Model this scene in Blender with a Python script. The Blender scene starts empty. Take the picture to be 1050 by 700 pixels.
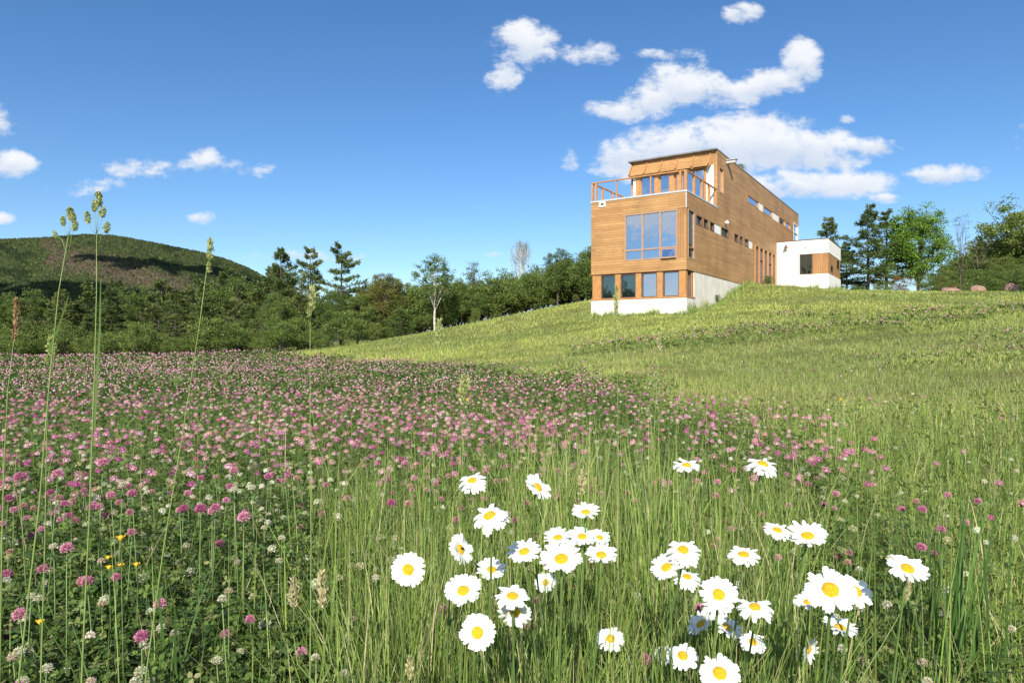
import bpy, math, random
import numpy as np
from mathutils import Vector, Matrix
rng = np.random.default_rng(11)
random.seed(11)
SC = bpy.context.scene
COL = SC.collection

# ------------------------------------------------------------------ camera
CAMH = 0.95
cam_d = bpy.data.cameras.new('camera'); cam = bpy.data.objects.new('camera', cam_d); COL.objects.link(cam)
cam.location = (0, 0, CAMH); cam.rotation_euler = (math.radians(90), 0, 0)
cam_d.lens = 693 / 1050 * 36; cam_d.sensor_width = 36; cam_d.clip_start = 0.05; cam_d.clip_end = 8000
SC.camera = cam
# ------------------------------------------------------------------ light
SUN = Vector((-0.127, -0.992, 0)).normalized(); SEL = math.radians(32)
sdir = Vector((SUN.x * math.cos(SEL), SUN.y * math.cos(SEL), math.sin(SEL)))
sl = bpy.data.lights.new('sun', 'SUN'); sl.energy = 4.6; sl.angle = math.radians(0.5); sl.color = (1, 0.945, 0.85)
so = bpy.data.objects.new('sun', sl); COL.objects.link(so); so.rotation_euler = sdir.to_track_quat('Z', 'Y').to_euler()
so.location = (0, 0, 60)
SC.view_settings.view_transform = 'Standard'; SC.view_settings.look = 'None'
SC.view_settings.exposure = 0.62; SC.view_settings.gamma = 1; SC.view_settings.use_curve_mapping = False

# ------------------------------------------------------------------ node helpers
class NT:
    def __init__(s, nt): s.nt = nt
    def n(s, t, **k):
        nd = s.nt.nodes.new(t)
        for a, b in k.items(): setattr(nd, a, b)
        return nd
    def put(s, inp, v):
        if isinstance(v, bpy.types.NodeSocket): s.nt.links.new(v, inp)
        else: inp.default_value = v
    def m(s, op, a, b=0.0, c=0.0, clamp=False):
        nd = s.n('ShaderNodeMath', operation=op); nd.use_clamp = clamp
        for i, v in enumerate((a, b, c)): s.put(nd.inputs[i], v)
        return nd.outputs[0]
    def mix(s, f, a, b, bt='MIX'):
        nd = s.n('ShaderNodeMix', data_type='RGBA', blend_type=bt)
        s.put(nd.inputs[0], f); s.put(nd.inputs[6], a if isinstance(a, bpy.types.NodeSocket) else (*a, 1)[:4])
        s.put(nd.inputs[7], b if isinstance(b, bpy.types.NodeSocket) else (*b, 1)[:4]); return nd.outputs[2]
    def sstep(s, v, lo, hi, a=0.0, b=1.0):
        nd = s.n('ShaderNodeMapRange', interpolation_type='SMOOTHSTEP')
        for i, x in enumerate((v, lo, hi, a, b)): s.put(nd.inputs[i], x)
        return nd.outputs[0]
    def noise(s, vec, scale, detail=4, rough=0.55, dist=0.0):
        nd = s.n('ShaderNodeTexNoise'); 
        if vec is not None: s.put(nd.inputs['Vector'], vec)
        nd.inputs['Scale'].default_value = scale; nd.inputs['Detail'].default_value = detail
        nd.inputs['Roughness'].default_value = rough; nd.inputs['Distortion'].default_value = dist
        return nd.outputs[0]

# ------------------------------------------------------------------ world: Nishita sky with cumulus clouds (by direction)
W = bpy.data.worlds.new('World'); SC.world = W; W.use_nodes = True
nt = W.node_tree; nt.nodes.clear(); g = NT(nt)
sky = g.n('ShaderNodeTexSky', sky_type='NISHITA'); sky.sun_disc = False
sky.sun_elevation = SEL; sky.sun_rotation = math.atan2(sdir.x, sdir.y)
sky.air_density = 1.0; sky.dust_density = 0.3; sky.ozone_density = 2.2; sky.altitude = 300
tc = g.n('ShaderNodeTexCoord'); sep = g.n('ShaderNodeSeparateXYZ'); nt.links.new(tc.outputs['Generated'], sep.inputs[0])
X, Y, Z = sep.outputs
ay = g.m('MAXIMUM', g.m('ABSOLUTE', Y), 0.02)
U = g.m('DIVIDE', X, ay); V = g.m('DIVIDE', Z, ay)
front = g.m('GREATER_THAN', Y, 0.0)
warp = g.n('ShaderNodeTexNoise'); warp.inputs['Scale'].default_value = 9; warp.inputs['Detail'].default_value = 5
nt.links.new(tc.outputs['Generated'], warp.inputs['Vector'])
wsep = g.n('ShaderNodeSeparateColor'); nt.links.new(warp.outputs['Color'], wsep.inputs[0])
Uw = g.m('ADD', U, g.m('MULTIPLY', g.m('SUBTRACT', wsep.outputs[0], 0.5), 0.045))
Vw = g.m('ADD', V, g.m('MULTIPLY', g.m('SUBTRACT', wsep.outputs[1], 0.5), 0.04))
cl = []
for (x, y, rx, ry, s) in [  # measured in the crop of the sky
    (330,196,48,16,.9),(372,178,50,24,1),(435,152,66,38,1.1),(505,158,70,24,1.0),(585,148,62,22,1),(640,116,32,36,1.05),
    (325,278,50,34,1),(430,262,100,40,1.1),(545,250,120,46,1.15),(650,266,95,36,1.05),(765,256,80,15,.9),(690,318,115,24,.95),(600,332,70,16,.9),
    (165,82,52,36,1),(132,135,24,22,.62),(282,93,42,19,.7),(420,95,40,8,.36),(557,28,34,18,.9),(735,207,12,6,.34),
    (910,303,64,18,.9),(805,345,28,8,.7),(250,275,12,15,.42)]:
    cl.append((440 + x / 1.721 + (9 if 315 < x < 700 and y > 110 else 0), y / 1.721, rx / 1.721, ry / 1.721, s))
cl += [(10,168,24,14,.9),(95,188,26,6,.26),(140,170,24,8,.3),(208,165,19,9,.62),(252,174,22,6,.3),(206,221,11,6,.6),(5,227,10,5,.6),
       (320,266,40,6,.5),(525,264,22,4,.5),(-60,120,60,30,1),(1150,120,80,40,1),(1300,230,90,24,1)]
best = None; low = None
for (px, py, rx, ry, s) in cl:
    u0 = (px - 525) / 693; v0 = (350 - py) / 693
    a = g.m('DIVIDE', g.m('SUBTRACT', Uw, u0), rx / 693 * 1.18); b = g.m('DIVIDE', g.m('SUBTRACT', Vw, v0), ry / 693 * 1.18)
    d2 = g.m('ADD', g.m('MULTIPLY', a, a), g.m('MULTIPLY', b, b))
    q = g.m('MULTIPLY', g.m('SUBTRACT', 1.0, d2), s)
    lo = g.m('MULTIPLY', g.m('MAXIMUM', q, 0.0), b)
    best = q if best is None else g.m('MAXIMUM', best, q)
    low = lo if low is None else g.m('ADD', low, lo)
cv = g.n('ShaderNodeCombineXYZ'); g.put(cv.inputs[0], U); g.put(cv.inputs[1], g.m('MULTIPLY', V, 1.5)); g.put(cv.inputs[2], g.m('MULTIPLY', front, 3.7))
nz = g.noise(cv.outputs[0], 13, 10, 0.66, 0.2)
nz2 = g.noise(cv.outputs[0], 30, 8, 0.62)
fr = g.m('ADD', g.m('MULTIPLY', g.m('MAXIMUM', best, -1.0), 0.62), g.m('ADD', g.m('MULTIPLY', g.m('SUBTRACT', nz, 0.5), 1.7), g.m('MULTIPLY', g.m('SUBTRACT', nz2, 0.5), 1.6)))
dens_f = g.sstep(fr, -0.16, 0.55)
nb = g.noise(cv.outputs[0], 3.6, 8, 0.62)                      # broken cumulus in the half of the sky behind the camera
dens_b = g.m('MULTIPLY', g.sstep(nb, 0.47, 0.60), g.sstep(V, 0.0, 0.05))
dens = g.m('ADD', g.m('MULTIPLY', dens_f, front), g.m('MULTIPLY', dens_b, g.m('SUBTRACT', 1.0, front)))
dens = g.m('MULTIPLY', dens, g.m('GREATER_THAN', Z, 0.0))
shade = g.sstep(g.m('ADD', g.m('MULTIPLY', low, 0.8), g.m('MULTIPLY', g.m('SUBTRACT', nz, 0.5), 1.2)), -0.42, 0.42)
ccol = g.mix(shade, (5.3, 5.9, 6.9), (7.4, 7.55, 7.8))
hs_ = g.n('ShaderNodeHueSaturation'); hs_.inputs['Saturation'].default_value = 1.2; hs_.inputs['Value'].default_value = 1.04; nt.links.new(sky.outputs[0], hs_.inputs['Color'])
skyc = g.mix(1.0, hs_.outputs[0], (0.88, 0.97, 1.08), 'MULTIPLY')
colr = g.mix(g.m('MULTIPLY', dens, 0.96), skyc, ccol)
bg = g.n('ShaderNodeBackground'); bg.inputs[1].default_value = 0.085; nt.links.new(colr, bg.inputs[0])
wo = g.n('ShaderNodeOutputWorld'); nt.links.new(bg.outputs[0], wo.inputs[0])

# ------------------------------------------------------------------ generic helpers
def tag(o, label=None, cat=None, group=None, kind=None):
    if label: o['label'] = label
    if cat: o['category'] = cat
    if group: o['group'] = group
    if kind: o['kind'] = kind
    return o
def empty(name, loc=(0, 0, 0), rz=0):
    o = bpy.data.objects.new(name, None); COL.objects.link(o); o.location = loc; o.rotation_euler = (0, 0, rz)
    o.empty_display_size = 0.1; return o
def link(name, me, parent=None):
    o = bpy.data.objects.new(name, me); COL.objects.link(o)
    if parent: o.parent = parent
    return o
def copy_tree(o, parent=None):
    c = o.copy(); COL.objects.link(c)
    if parent: c.parent = parent
    for ch in list(o.children): copy_tree(ch, c)
    return c
def npmesh(name, Vv, F, mat=None, col=None, smooth=False):
    Vv = np.asarray(Vv, dtype=np.float32); F = np.asarray(F, dtype=np.int32)
    me = bpy.data.meshes.new(name); k = F.shape[1]
    me.vertices.add(len(Vv)); me.vertices.foreach_set('co', Vv.ravel())
    me.loops.add(F.size); me.loops.foreach_set('vertex_index', F.ravel())
    me.polygons.add(len(F)); me.polygons.foreach_set('loop_start', np.arange(0, F.size, k, dtype=np.int32))
    me.polygons.foreach_set('loop_total', np.full(len(F), k, dtype=np.int32))
    if smooth: me.polygons.foreach_set('use_smooth', np.ones(len(F), dtype=bool))
    if col is not None:
        c4 = np.ones((len(Vv), 4), dtype=np.float32); c4[:, :3] = col
        at = me.color_attributes.new('Col', 'FLOAT_COLOR', 'POINT'); at.data.foreach_set('color', c4.ravel())
    me.update(calc_edges=True)
    if mat: me.materials.append(mat)
    return me
class MB:
    """collects boxes, tubes and free polygons into one mesh"""
    def __init__(s): s.v = []; s.f = []
    def box(s, x0, x1, y0, y1, z0, z1):
        n = len(s.v)
        s.v += [(x0,y0,z0),(x1,y0,z0),(x1,y1,z0),(x0,y1,z0),(x0,y0,z1),(x1,y0,z1),(x1,y1,z1),(x0,y1,z1)]
        s.f += [tuple(n+i for i in q) for q in ((3,2,1,0),(4,5,6,7),(0,1,5,4),(1,2,6,5),(2,3,7,6),(3,0,4,7))]
    def hexa(s, pts):
        n = len(s.v); s.v += [tuple(p) for p in pts]
        s.f += [tuple(n+i for i in q) for q in ((3,2,1,0),(4,5,6,7),(0,1,5,4),(1,2,6,5),(2,3,7,6),(3,0,4,7))]
    def bar(s, a, b, w, h):
        a = Vector(a); b = Vector(b); d = (b - a).normalized()
        sd = d.cross(Vector((0,0,1))); sd = sd.normalized() if sd.length > 1e-3 else Vector((1,0,0))
        up = sd.cross(d).normalized(); sd *= w/2; up *= h/2
        s.hexa([a-sd-up, a+sd-up, b+sd-up, b-sd-up, a-sd+up, a+sd+up, b+sd+up, b-sd+up])
    def tube(s, pts, rad, ns=6, cap=True):
        pts = [Vector(p) for p in pts]; n0 = len(s.v)
        for i, p in enumerate(pts):
            d = (pts[min(i+1, len(pts)-1)] - pts[max(i-1, 0)]).normalized()
            a = d.cross(Vector((0.13, 0.97, 0.2))).normalized(); b = d.cross(a)
            for k in range(ns):
                t = 2*math.pi*k/ns; s.v.append(tuple(p + (a*math.cos(t) + b*math.sin(t)) * rad[i]))
        for i in range(len(pts)-1):
            for k in range(ns):
                a0 = n0+i*ns+k; a1 = n0+i*ns+(k+1)%ns; s.f.append((a0, a1, a1+ns, a0+ns))
        if cap: s.f.append(tuple(n0+(len(pts)-1)*ns+k for k in range(ns))); s.f.append(tuple(n0+k for k in reversed(range(ns))))
    def mesh(s, name, mat, smooth=False):
        me = bpy.data.meshes.new(name); me.from_pydata(s.v, [], s.f); me.update()
        if smooth: me.polygons.foreach_set('use_smooth', [True]*len(me.polygons))
        if mat: me.materials.append(mat)
        return me
    def build(s, name, mat, parent=None, smooth=False): return link(name, s.mesh(name, mat, smooth), parent)

def vnoise(x, y, seed=0):
    r = np.random.default_rng(seed).random((64, 64))
    xi = np.floor(x).astype(int); yi = np.floor(y).astype(int); fx = x-xi; fy = y-yi
    fx = fx*fx*(3-2*fx); fy = fy*fy*(3-2*fy)
    a = r[xi % 64, yi % 64]; b = r[(xi+1) % 64, yi % 64]; c = r[xi % 64, (yi+1) % 64]; d = r[(xi+1) % 64, (yi+1) % 64]
    return (a*(1-fx)+b*fx)*(1-fy) + (c*(1-fx)+d*fx)*fy
def fbm(x, y, seed=0, o=4):
    s = 0; a = 0.5
    for i in range(o): s = s + a*vnoise(x*2**i+17*i, y*2**i+5*i, seed+i); a *= 0.5
    return s / (1-0.5**o)
def sst(v, lo, hi):
    t = np.clip((v-lo)/(hi-lo), 0, 1); return t*t*(3-2*t)

# ------------------------------------------------------------------ materials
def mat_new(name):
    m = bpy.data.materials.new(name); m.use_nodes = True; m.node_tree.nodes.clear(); return m, NT(m.node_tree)
def finish(m, g, sh):
    o = g.n('ShaderNodeOutputMaterial'); m.node_tree.links.new(sh, o.inputs[0]); return m
def principled(g, col, rough=0.6, spec=0.5, metal=0.0):
    p = g.n('ShaderNodeBsdfPrincipled'); g.put(p.inputs['Base Color'], col if isinstance(col, bpy.types.NodeSocket) else (*col, 1))
    g.put(p.inputs['Roughness'], rough); g.put(p.inputs['Specular IOR Level'], spec); g.put(p.inputs['Metallic'], metal); return p
def mottled(name, c1, c2, scale=3, rough=0.7, bump=0.0, spec=0.4, metal=0.0, coord='Object', bscale=None):
    m, g = mat_new(name); tc = g.n('ShaderNodeTexCoord').outputs[coord]
    p = principled(g, g.mix(g.sstep(g.noise(tc, scale, 6, 0.6), 0.35, 0.65), c1, c2), rough, spec, metal)
    if bump:
        b = g.n('ShaderNodeBump'); b.inputs['Strength'].default_value = bump; b.inputs['Distance'].default_value = 0.02
        g.put(b.inputs['Height'], g.noise(tc, bscale or scale*6, 5)); m.node_tree.links.new(b.outputs[0], p.inputs['Normal'])
    return finish(m, g, p.outputs[0])
def leafmat(name, tint=(1, 1, 1), rough=0.5, trans=0.25, spec=0.35, objvar=False):
    """plant material: per-plant colour from the mesh, light passing through thin blades"""
    m, g = mat_new(name); a = g.n('ShaderNodeAttribute'); a.attribute_name = 'Col'
    c = g.mix(1.0, a.outputs['Color'], tint, 'MULTIPLY')
    if objvar:
        oi = g.n('ShaderNodeObjectInfo').outputs['Random']
        c = g.mix(1.0, c, g.mix(oi, (0.75, 0.82, 0.7), (1.25, 1.15, 1.05)), 'MULTIPLY')
    p = principled(g, c, rough, spec)
    t = g.n('ShaderNodeBsdfTranslucent'); m.node_tree.links.new(g.mix(1.0, c, (1.1, 1.15, 0.6), 'MULTIPLY'), t.inputs[0])
    mx = g.n('ShaderNodeMixShader'); mx.inputs[0].default_value = trans
    m.node_tree.links.new(p.outputs[0], mx.inputs[1]); m.node_tree.links.new(t.outputs[0], mx.inputs[2])
    return finish(m, g, mx.outputs[0])
def plankmat(name, c1, c2, vertical=False, board=0.14, spec=0.3):
    m, g = mat_new(name); tc = g.n('ShaderNodeTexCoord').outputs['Object']
    sp = g.n('ShaderNodeSeparateXYZ'); m.node_tree.links.new(tc, sp.inputs[0])
    hor = g.m('ADD', sp.outputs[0], sp.outputs[1])
    cb = g.n('ShaderNodeCombineXYZ')
    g.put(cb.inputs[0], sp.outputs[2] if vertical else hor); g.put(cb.inputs[1], hor if vertical else sp.outputs[2])
    br = g.n('ShaderNodeTexBrick'); m.node_tree.links.new(cb.outputs[0], br.inputs['Vector'])
    br.offset = 0.37; br.inputs['Scale'].default_value = 1; br.inputs['Brick Width'].default_value = 2.7
    br.inputs['Row Height'].default_value = board; br.inputs['Mortar Size'].default_value = 0.007; br.inputs['Mortar Smooth'].default_value = 0.3
    br.inputs['Color1'].default_value = (*c1, 1); br.inputs['Color2'].default_value = (*c2, 1)
    br.inputs['Mortar'].default_value = (c1[0]*.35, c1[1]*.3, c1[2]*.3, 1)
    mp = g.n('ShaderNodeMapping'); m.node_tree.links.new(cb.outputs[0], mp.inputs[0]); mp.inputs['Scale'].default_value = (1.0, 22, 1)
    gr = g.noise(mp.outputs[0], 2.0, 6, 0.65)
    st = g.noise(tc, 0.6, 4)
    c = g.mix(g.sstep(gr, 0.3, 0.7), br.outputs['Color'], g.mix(1.0, br.outputs['Color'], (0.74, 0.68, 0.60), 'MULTIPLY'))
    c = g.mix(g.sstep(st, 0.4, 0.7), c, g.mix(1.0, c, (0.80, 0.79, 0.80), 'MULTIPLY'))
    p = principled(g, c, 0.55, spec)
    b = g.n('ShaderNodeBump'); b.inputs['Strength'].default_value = 0.5; b.inputs['Distance'].default_value = 0.01
    g.put(b.inputs['Height'], g.m('SUBTRACT', 1.0, br.outputs['Fac'])); m.node_tree.links.new(b.outputs[0], p.inputs['Normal'])
    return finish(m, g, p.outputs[0])
M = {}
M['cedar'] = plankmat('cedar_boards', (0.57, 0.335, 0.145), (0.44, 0.245, 0.10))
M['cedar_v'] = plankmat('cedar_upright_boards', (0.52, 0.29, 0.125), (0.42, 0.22, 0.09), True, 0.16)
M['timber'] = mottled('orange_timber', (0.48, 0.24, 0.085), (0.40, 0.19, 0.065), 4, 0.5, 0.1)
M['soffit'] = mottled('dark_soffit', (0.10, 0.05, 0.03), (0.07, 0.035, 0.02), 4, 0.7)
M['concrete'] = mottled('pale_concrete', (0.74, 0.69, 0.62), (0.64, 0.585, 0.52), 1.3, 0.85, 0.25)
M['stucco'] = mottled('white_stucco', (0.80, 0.78, 0.73), (0.74, 0.72, 0.67), 1.5, 0.85, 0.1)
M['metal'] = mottled('pale_flashing', (0.62, 0.62, 0.62), (0.52, 0.52, 0.52), 5, 0.4, 0, 0.5, 0.3)
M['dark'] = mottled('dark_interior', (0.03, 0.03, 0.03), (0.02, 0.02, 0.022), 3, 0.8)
M['roof'] = mottled('grey_roof', (0.2, 0.2, 0.2), (0.15, 0.15, 0.15), 3, 0.8)
M['white'] = mottled('white_panel', (0.80, 0.80, 0.78), (0.75, 0.75, 0.73), 2, 0.6)
M['shade'] = mottled('interior_blind', (0.55, 0.55, 0.53), (0.45, 0.45, 0.44), 2, 0.8)
M['frame'] = mottled('mauve_brown_frame', (0.40, 0.26, 0.18), (0.33, 0.21, 0.15), 4, 0.5)
M['brown_cap'] = mottled('brown_roof_edge', (0.16, 0.09, 0.06), (0.12, 0.07, 0.05), 4, 0.6)
def glassmat(name, refl, base):
    m, g = mat_new(name)
    lw = g.n('ShaderNodeLayerWeight'); lw.inputs[0].default_value = 0.35
    gl = g.n('ShaderNodeBsdfGlossy'); gl.inputs['Color'].default_value = (*refl, 1); gl.inputs['Roughness'].default_value = 0.015
    tc = g.n('ShaderNodeTexCoord').outputs['Object']
    b = g.n('ShaderNodeBump'); b.inputs['Strength'].default_value = 0.12; b.inputs['Distance'].default_value = 0.05
    g.put(b.inputs['Height'], g.noise(tc, 0.9, 2)); m.node_tree.links.new(b.outputs[0], gl.inputs['Normal'])
    p = principled(g, base, 0.3, 0.5)
    mx = g.n('ShaderNodeMixShader'); g.put(mx.inputs[0], g.m('ADD', 0.58, g.m('MULTIPLY', lw.outputs['Fresnel'], 0.5), clamp=True))
    m.node_tree.links.new(p.outputs[0], mx.inputs[1]); m.node_tree.links.new(gl.outputs[0], mx.inputs[2])
    return finish(m, g, mx.outputs[0])
M['glass'] = glassmat('reflecting_glass', (0.8, 0.88, 1.0), (0.02, 0.03, 0.04))
M['glass_green'] = glassmat('dark_glass', (0.22, 0.30, 0.28), (0.015, 0.02, 0.02))
M['grass'] = leafmat('grass_blades', trans=0.3)
M['clover'] = leafmat('clover_leaf', trans=0.2, spec=0.25)
M['foliage'] = leafmat('tree_foliage', tint=(1.25, 1.22, 1.15), trans=0.2, objvar=True, spec=0.2)
M['needles'] = leafmat('pine_needles', tint=(1.25, 1.22, 1.15), trans=0.1, objvar=True, spec=0.2)
M['petal_pink'] = leafmat('clover_florets', trans=0.2, rough=0.7, spec=0.2)
M['petal_white'] = leafmat('daisy_petal', trans=0.15, rough=0.6, spec=0.2)
M['stem'] = mottled('green_stem', (0.10, 0.17, 0.04), (0.14, 0.21, 0.06), 20, 0.5)
M['disc'] = mottled('yellow_disc', (0.88, 0.57, 0.02), (0.80, 0.44, 0.012), 400, 0.7, 0.6, bscale=1500)
M['bark'] = mottled('grey_bark', (0.12, 0.095, 0.07), (0.07, 0.055, 0.045), 6, 0.9, 0.6)
M['birchbark'] = mottled('white_bark', (0.62, 0.58, 0.5), (0.34, 0.30, 0.26), 5, 0.8, 0.3)
M['rock'] = mottled('pinkish_rock', (0.36, 0.215, 0.16), (0.22, 0.145, 0.11), 2.5, 0.9, 0.8)
M['cloudm'] = mottled('white_cloud', (0.9, 0.9, 0.9), (0.85, 0.85, 0.85), 1, 1)

# ------------------------------------------------------------------ terrain
CP = np.array([  # x, y, height: near field flat, rising to the house and the crest on the right
 (0,0,0),(-3,3,0),(-10,10,0),(-30,30,0),(-50,55,-.2),(-20,45,-.1),(-14,55,.1),(3,4,0),(0,12,0.02),(6,4,.05),(-5,30,.12),(0,30,.5),(-1,20,.05),
 (9.3,36,2.4),(4.6,39.1,2.4),(5,28,.98),(3,14,.15),(10.3,22,.95),(6.85,10,.22),(16,30,2.15),(25,48,4.35),(24.4,51.5,4.85),(15.3,45.1,4.7),
 (20.5,53,5.0),(12.4,40.6,3.2),(4.9,45.5,3.45),(-5.4,50,1.75),(-1,50,2.6),(3,56,3.6),(40,62,5.2),(30,72,5.4),(38,50,4.6),(27,36,2.9),(50,30,3),(20,8,.8),(14,12,.75),
 (20,70,5.3),(5,75,4),(-20,75,.5),(-60,80,-.5),(-40,8,0),(0,-15,0),(30,-15,.5),(-30,-15,0),(60,80,5.0),(80,40,4)], dtype=float)
def tps_k(d2): return np.where(d2 > 1e-9, d2*np.log(np.maximum(d2, 1e-9))*0.5, 0)
_n = len(CP); _A = np.zeros((_n+3, _n+3))
_A[:_n, :_n] = tps_k(((CP[:, None, :2]-CP[None, :, :2])**2).sum(-1)) + np.eye(_n)*3.0
_A[:_n, _n] = 1; _A[:_n, _n+1:] = CP[:, :2]; _A[_n, :_n] = 1; _A[_n+1:, :_n] = CP[:, :2].T
_w = np.linalg.solve(_A, np.concatenate([CP[:, 2], [0, 0, 0]]))
def ground(x, y):
    x = np.atleast_1d(np.asarray(x, float)); y = np.atleast_1d(np.asarray(y, float)); out = np.zeros(len(x))
    xc = np.clip(x, -75, 90); yc = np.clip(y, -20, 90)
    for i in range(0, len(x), 20000):
        a = xc[i:i+20000]; b = yc[i:i+20000]
        k = tps_k((a[:, None]-CP[None, :, 0])**2 + (b[:, None]-CP[None, :, 1])**2)
        out[i:i+20000] = k @ _w[:_n] + _w[_n] + _w[_n+1]*a + _w[_n+2]*b
    f = sst(np.hypot(x, y-20), 75, 150)
    r = np.hypot(x, y); bump = (fbm(x*0.35, y*0.35, 3)-0.5)*0.22*sst(r, 6, 25)
    return out*(1-f) + f*-2.0 + bump
def gz(x, y): return float(ground(x, y)[0])
def axis(a, b, fine0, fine1, step, n):
    f = np.arange(fine0, fine1, step)
    lo = fine0 - np.geomspace(step, fine0-a, n)[::-1]; hi = fine1 + np.geomspace(step, b-fine1, n) - step*0.0
    return np.concatenate([lo, f, hi])
def grid(xs, ys, zf):
    XX, YY = np.meshgrid(xs, ys); z = zf(XX.ravel(), YY.ravel())
    Vv = np.stack([XX.ravel(), YY.ravel(), z], 1); nx = len(xs); ny = len(ys)
    i = (np.arange(ny-1)[:, None]*nx + np.arange(nx-1)[None, :]).ravel()
    return Vv, np.stack([i, i+1, i+nx+1, i+nx], 1)
m, g = mat_new('meadow_soil'); tcg = g.n('ShaderNodeTexCoord').outputs['Object']
cg = g.mix(g.sstep(g.noise(tcg, 0.25, 5), 0.4, 0.62), (0.20, 0.245, 0.06), (0.27, 0.28, 0.09))
cg = g.mix(g.sstep(g.noise(tcg, 6, 5), 0.35, 0.7), cg, (0.06, 0.07, 0.025))
cg = g.mix(g.sstep(g.noise(tcg, 0.9, 6), 0.60, 0.72), cg, (0.13, 0.10, 0.055))
pg = principled(g, cg, 0.9, 0.1); bm_ = g.n('ShaderNodeBump'); bm_.inputs['Strength'].default_value = 0.8; bm_.inputs['Distance'].default_value = 0.1
g.put(bm_.inputs['Height'], g.noise(tcg, 8, 6)); m.node_tree.links.new(bm_.outputs[0], pg.inputs['Normal'])
M['soil'] = finish(m, g, pg.outputs[0])
xs = axis(-4000, 4000, -60, 75, 0.9, 26); ys = axis(-600, 6000, -12, 95, 0.9, 28)
gv, gf = grid(xs, ys, ground)
tag(link('ground', npmesh('ground', gv, gf, M['soil'], smooth=True)), kind='structure')

# distant hills
def prof(pts): a = np.array(pts, float); return lambda px: np.interp(px, a[:, 0], a[:, 1])
mprof = prof([(-500,285),(-250,262),(-80,252),(0,246.5),(43,244.5),(83,241.3),(113,241.6),(143,246.6),(173,252.6),(207,259.5),(233,267),(253,275),(264,281),(290,297),(330,315),(400,338),(470,352)])
def t_m(Yd): return np.sin(np.clip((Yd-650)/850, 0, 1)*math.pi/2)**.9
def mount_z(k, Yd, R0=1500.0):
    px = k*693+525; el = (350-mprof(px))/693
    s = np.where(Yd < R0, np.sin(np.clip((Yd-650)/(R0-650), 0, 1)*math.pi/2)**1.25, np.cos(np.clip((Yd-R0)/1500, 0, 1)*math.pi/2))
    gul = (fbm(k*16, Yd/260, 8)-0.5)*26*np.sin(np.clip((Yd-650)/(R0-650), 0, 1)*math.pi)
    return el*Yd*np.where(Yd < R0, t_m(Yd), (R0/Yd)*s) + gul - 3
ks = np.linspace(-1.5, -0.08, 150); yd = np.linspace(650, 2600, 70)
KK, YD = np.meshgrid(ks, yd); Vm = np.stack([(KK*YD).ravel(), YD.ravel(), mount_z(KK.ravel(), YD.ravel())], 1)
ii = (np.arange(69)[:, None]*150 + np.arange(149)[None, :]).ravel(); Fm = np.stack([ii, ii+1, ii+151, ii+150], 1)
M['hillm'] = mottled('hill_soil', (0.05, 0.07, 0.02), (0.08, 0.09, 0.03), 0.02, 0.9)
tag(link('hills', npmesh('hills', Vm, Fm, M['hillm'], smooth=True)), kind='structure')
rprof = prof([(900,315),(940,303),(962,290),(985,279),(1010,266),(1050,250),(1120,236),(1250,222),(1500,215)])
def rhill_z(k, Yd, R0=105.0):
    el = (350-rprof(k*693+525))/693
    s = np.where(Yd < R0, np.sin(np.clip((Yd-72)/(R0-72), 0, 1)*math.pi/2), np.cos(np.clip((Yd-R0)/70, 0, 1)*math.pi/2))
    return 4.0 + (el*R0-3.6)*s + (fbm(k*30, Yd/9, 5)-0.5)*1.4*s
ks = np.linspace(0.54, 1.7, 90); yd = np.linspace(72, 175, 50); KK, YD = np.meshgrid(ks, yd)
Vm = np.stack([(KK*YD).ravel(), YD.ravel(), rhill_z(KK.ravel(), YD.ravel())], 1)
ii = (np.arange(49)[:, None]*90 + np.arange(89)[None, :]).ravel(); Fm = np.stack([ii, ii+1, ii+91, ii+90], 1)
tag(link('terrain', npmesh('terrain', Vm, Fm, M['hillm'], smooth=True)), kind='structure')

# ------------------------------------------------------------------ vectorised scatter
def rots(n, tilt, yaw=None, axis_az=None):
    yaw = rng.random(n)*2*math.pi if yaw is None else yaw
    az = rng.random(n)*2*math.pi if axis_az is None else axis_az
    c, s = np.cos(yaw), np.sin(yaw); Rz = np.zeros((n, 3, 3)); Rz[:, 0, 0] = c; Rz[:, 0, 1] = -s; Rz[:, 1, 0] = s; Rz[:, 1, 1] = c; Rz[:, 2, 2] = 1
    ax = np.stack([np.cos(az), np.sin(az), np.zeros(n)], 1); ct, st_ = np.cos(tilt), np.sin(tilt)
    K = np.zeros((n, 3, 3)); K[:, 0, 1] = -ax[:, 2]; K[:, 0, 2] = ax[:, 1]; K[:, 1, 0] = ax[:, 2]; K[:, 1, 2] = -ax[:, 0]; K[:, 2, 0] = -ax[:, 1]; K[:, 2, 1] = ax[:, 0]
    Rt = np.eye(3)[None] + st_[:, None, None]*K + (1-ct)[:, None, None]*(K @ K)
    return Rt @ Rz
def scatter(TV, TF, pos, R, scale, icol, tcol=None):
    n = len(pos); nv = len(TV); TV = np.asarray(TV, float); sc = np.asarray(scale)
    S = TV[None]*(sc[:, None, :] if sc.ndim == 2 else sc[:, None, None])
    Vv = np.einsum('nij,nkj->nki', R, S) + pos[:, None, :]
    F = (np.asarray(TF)[None] + (np.arange(n)*nv)[:, None, None]).reshape(-1, len(TF[0]))
    C = np.repeat(icol[:, None, :], nv, 1)
    if tcol is not None: C = C*tcol[None]
    return Vv.reshape(-1, 3), F, C.reshape(-1, 3)
def merge(parts):
    Vv = []; F = []; C = []; n = 0
    for v, f, c in parts: Vv.append(v); F.append(f+n); C.append(c); n += len(v)
    return np.concatenate(Vv), np.concatenate(F), np.concatenate(C)
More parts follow.
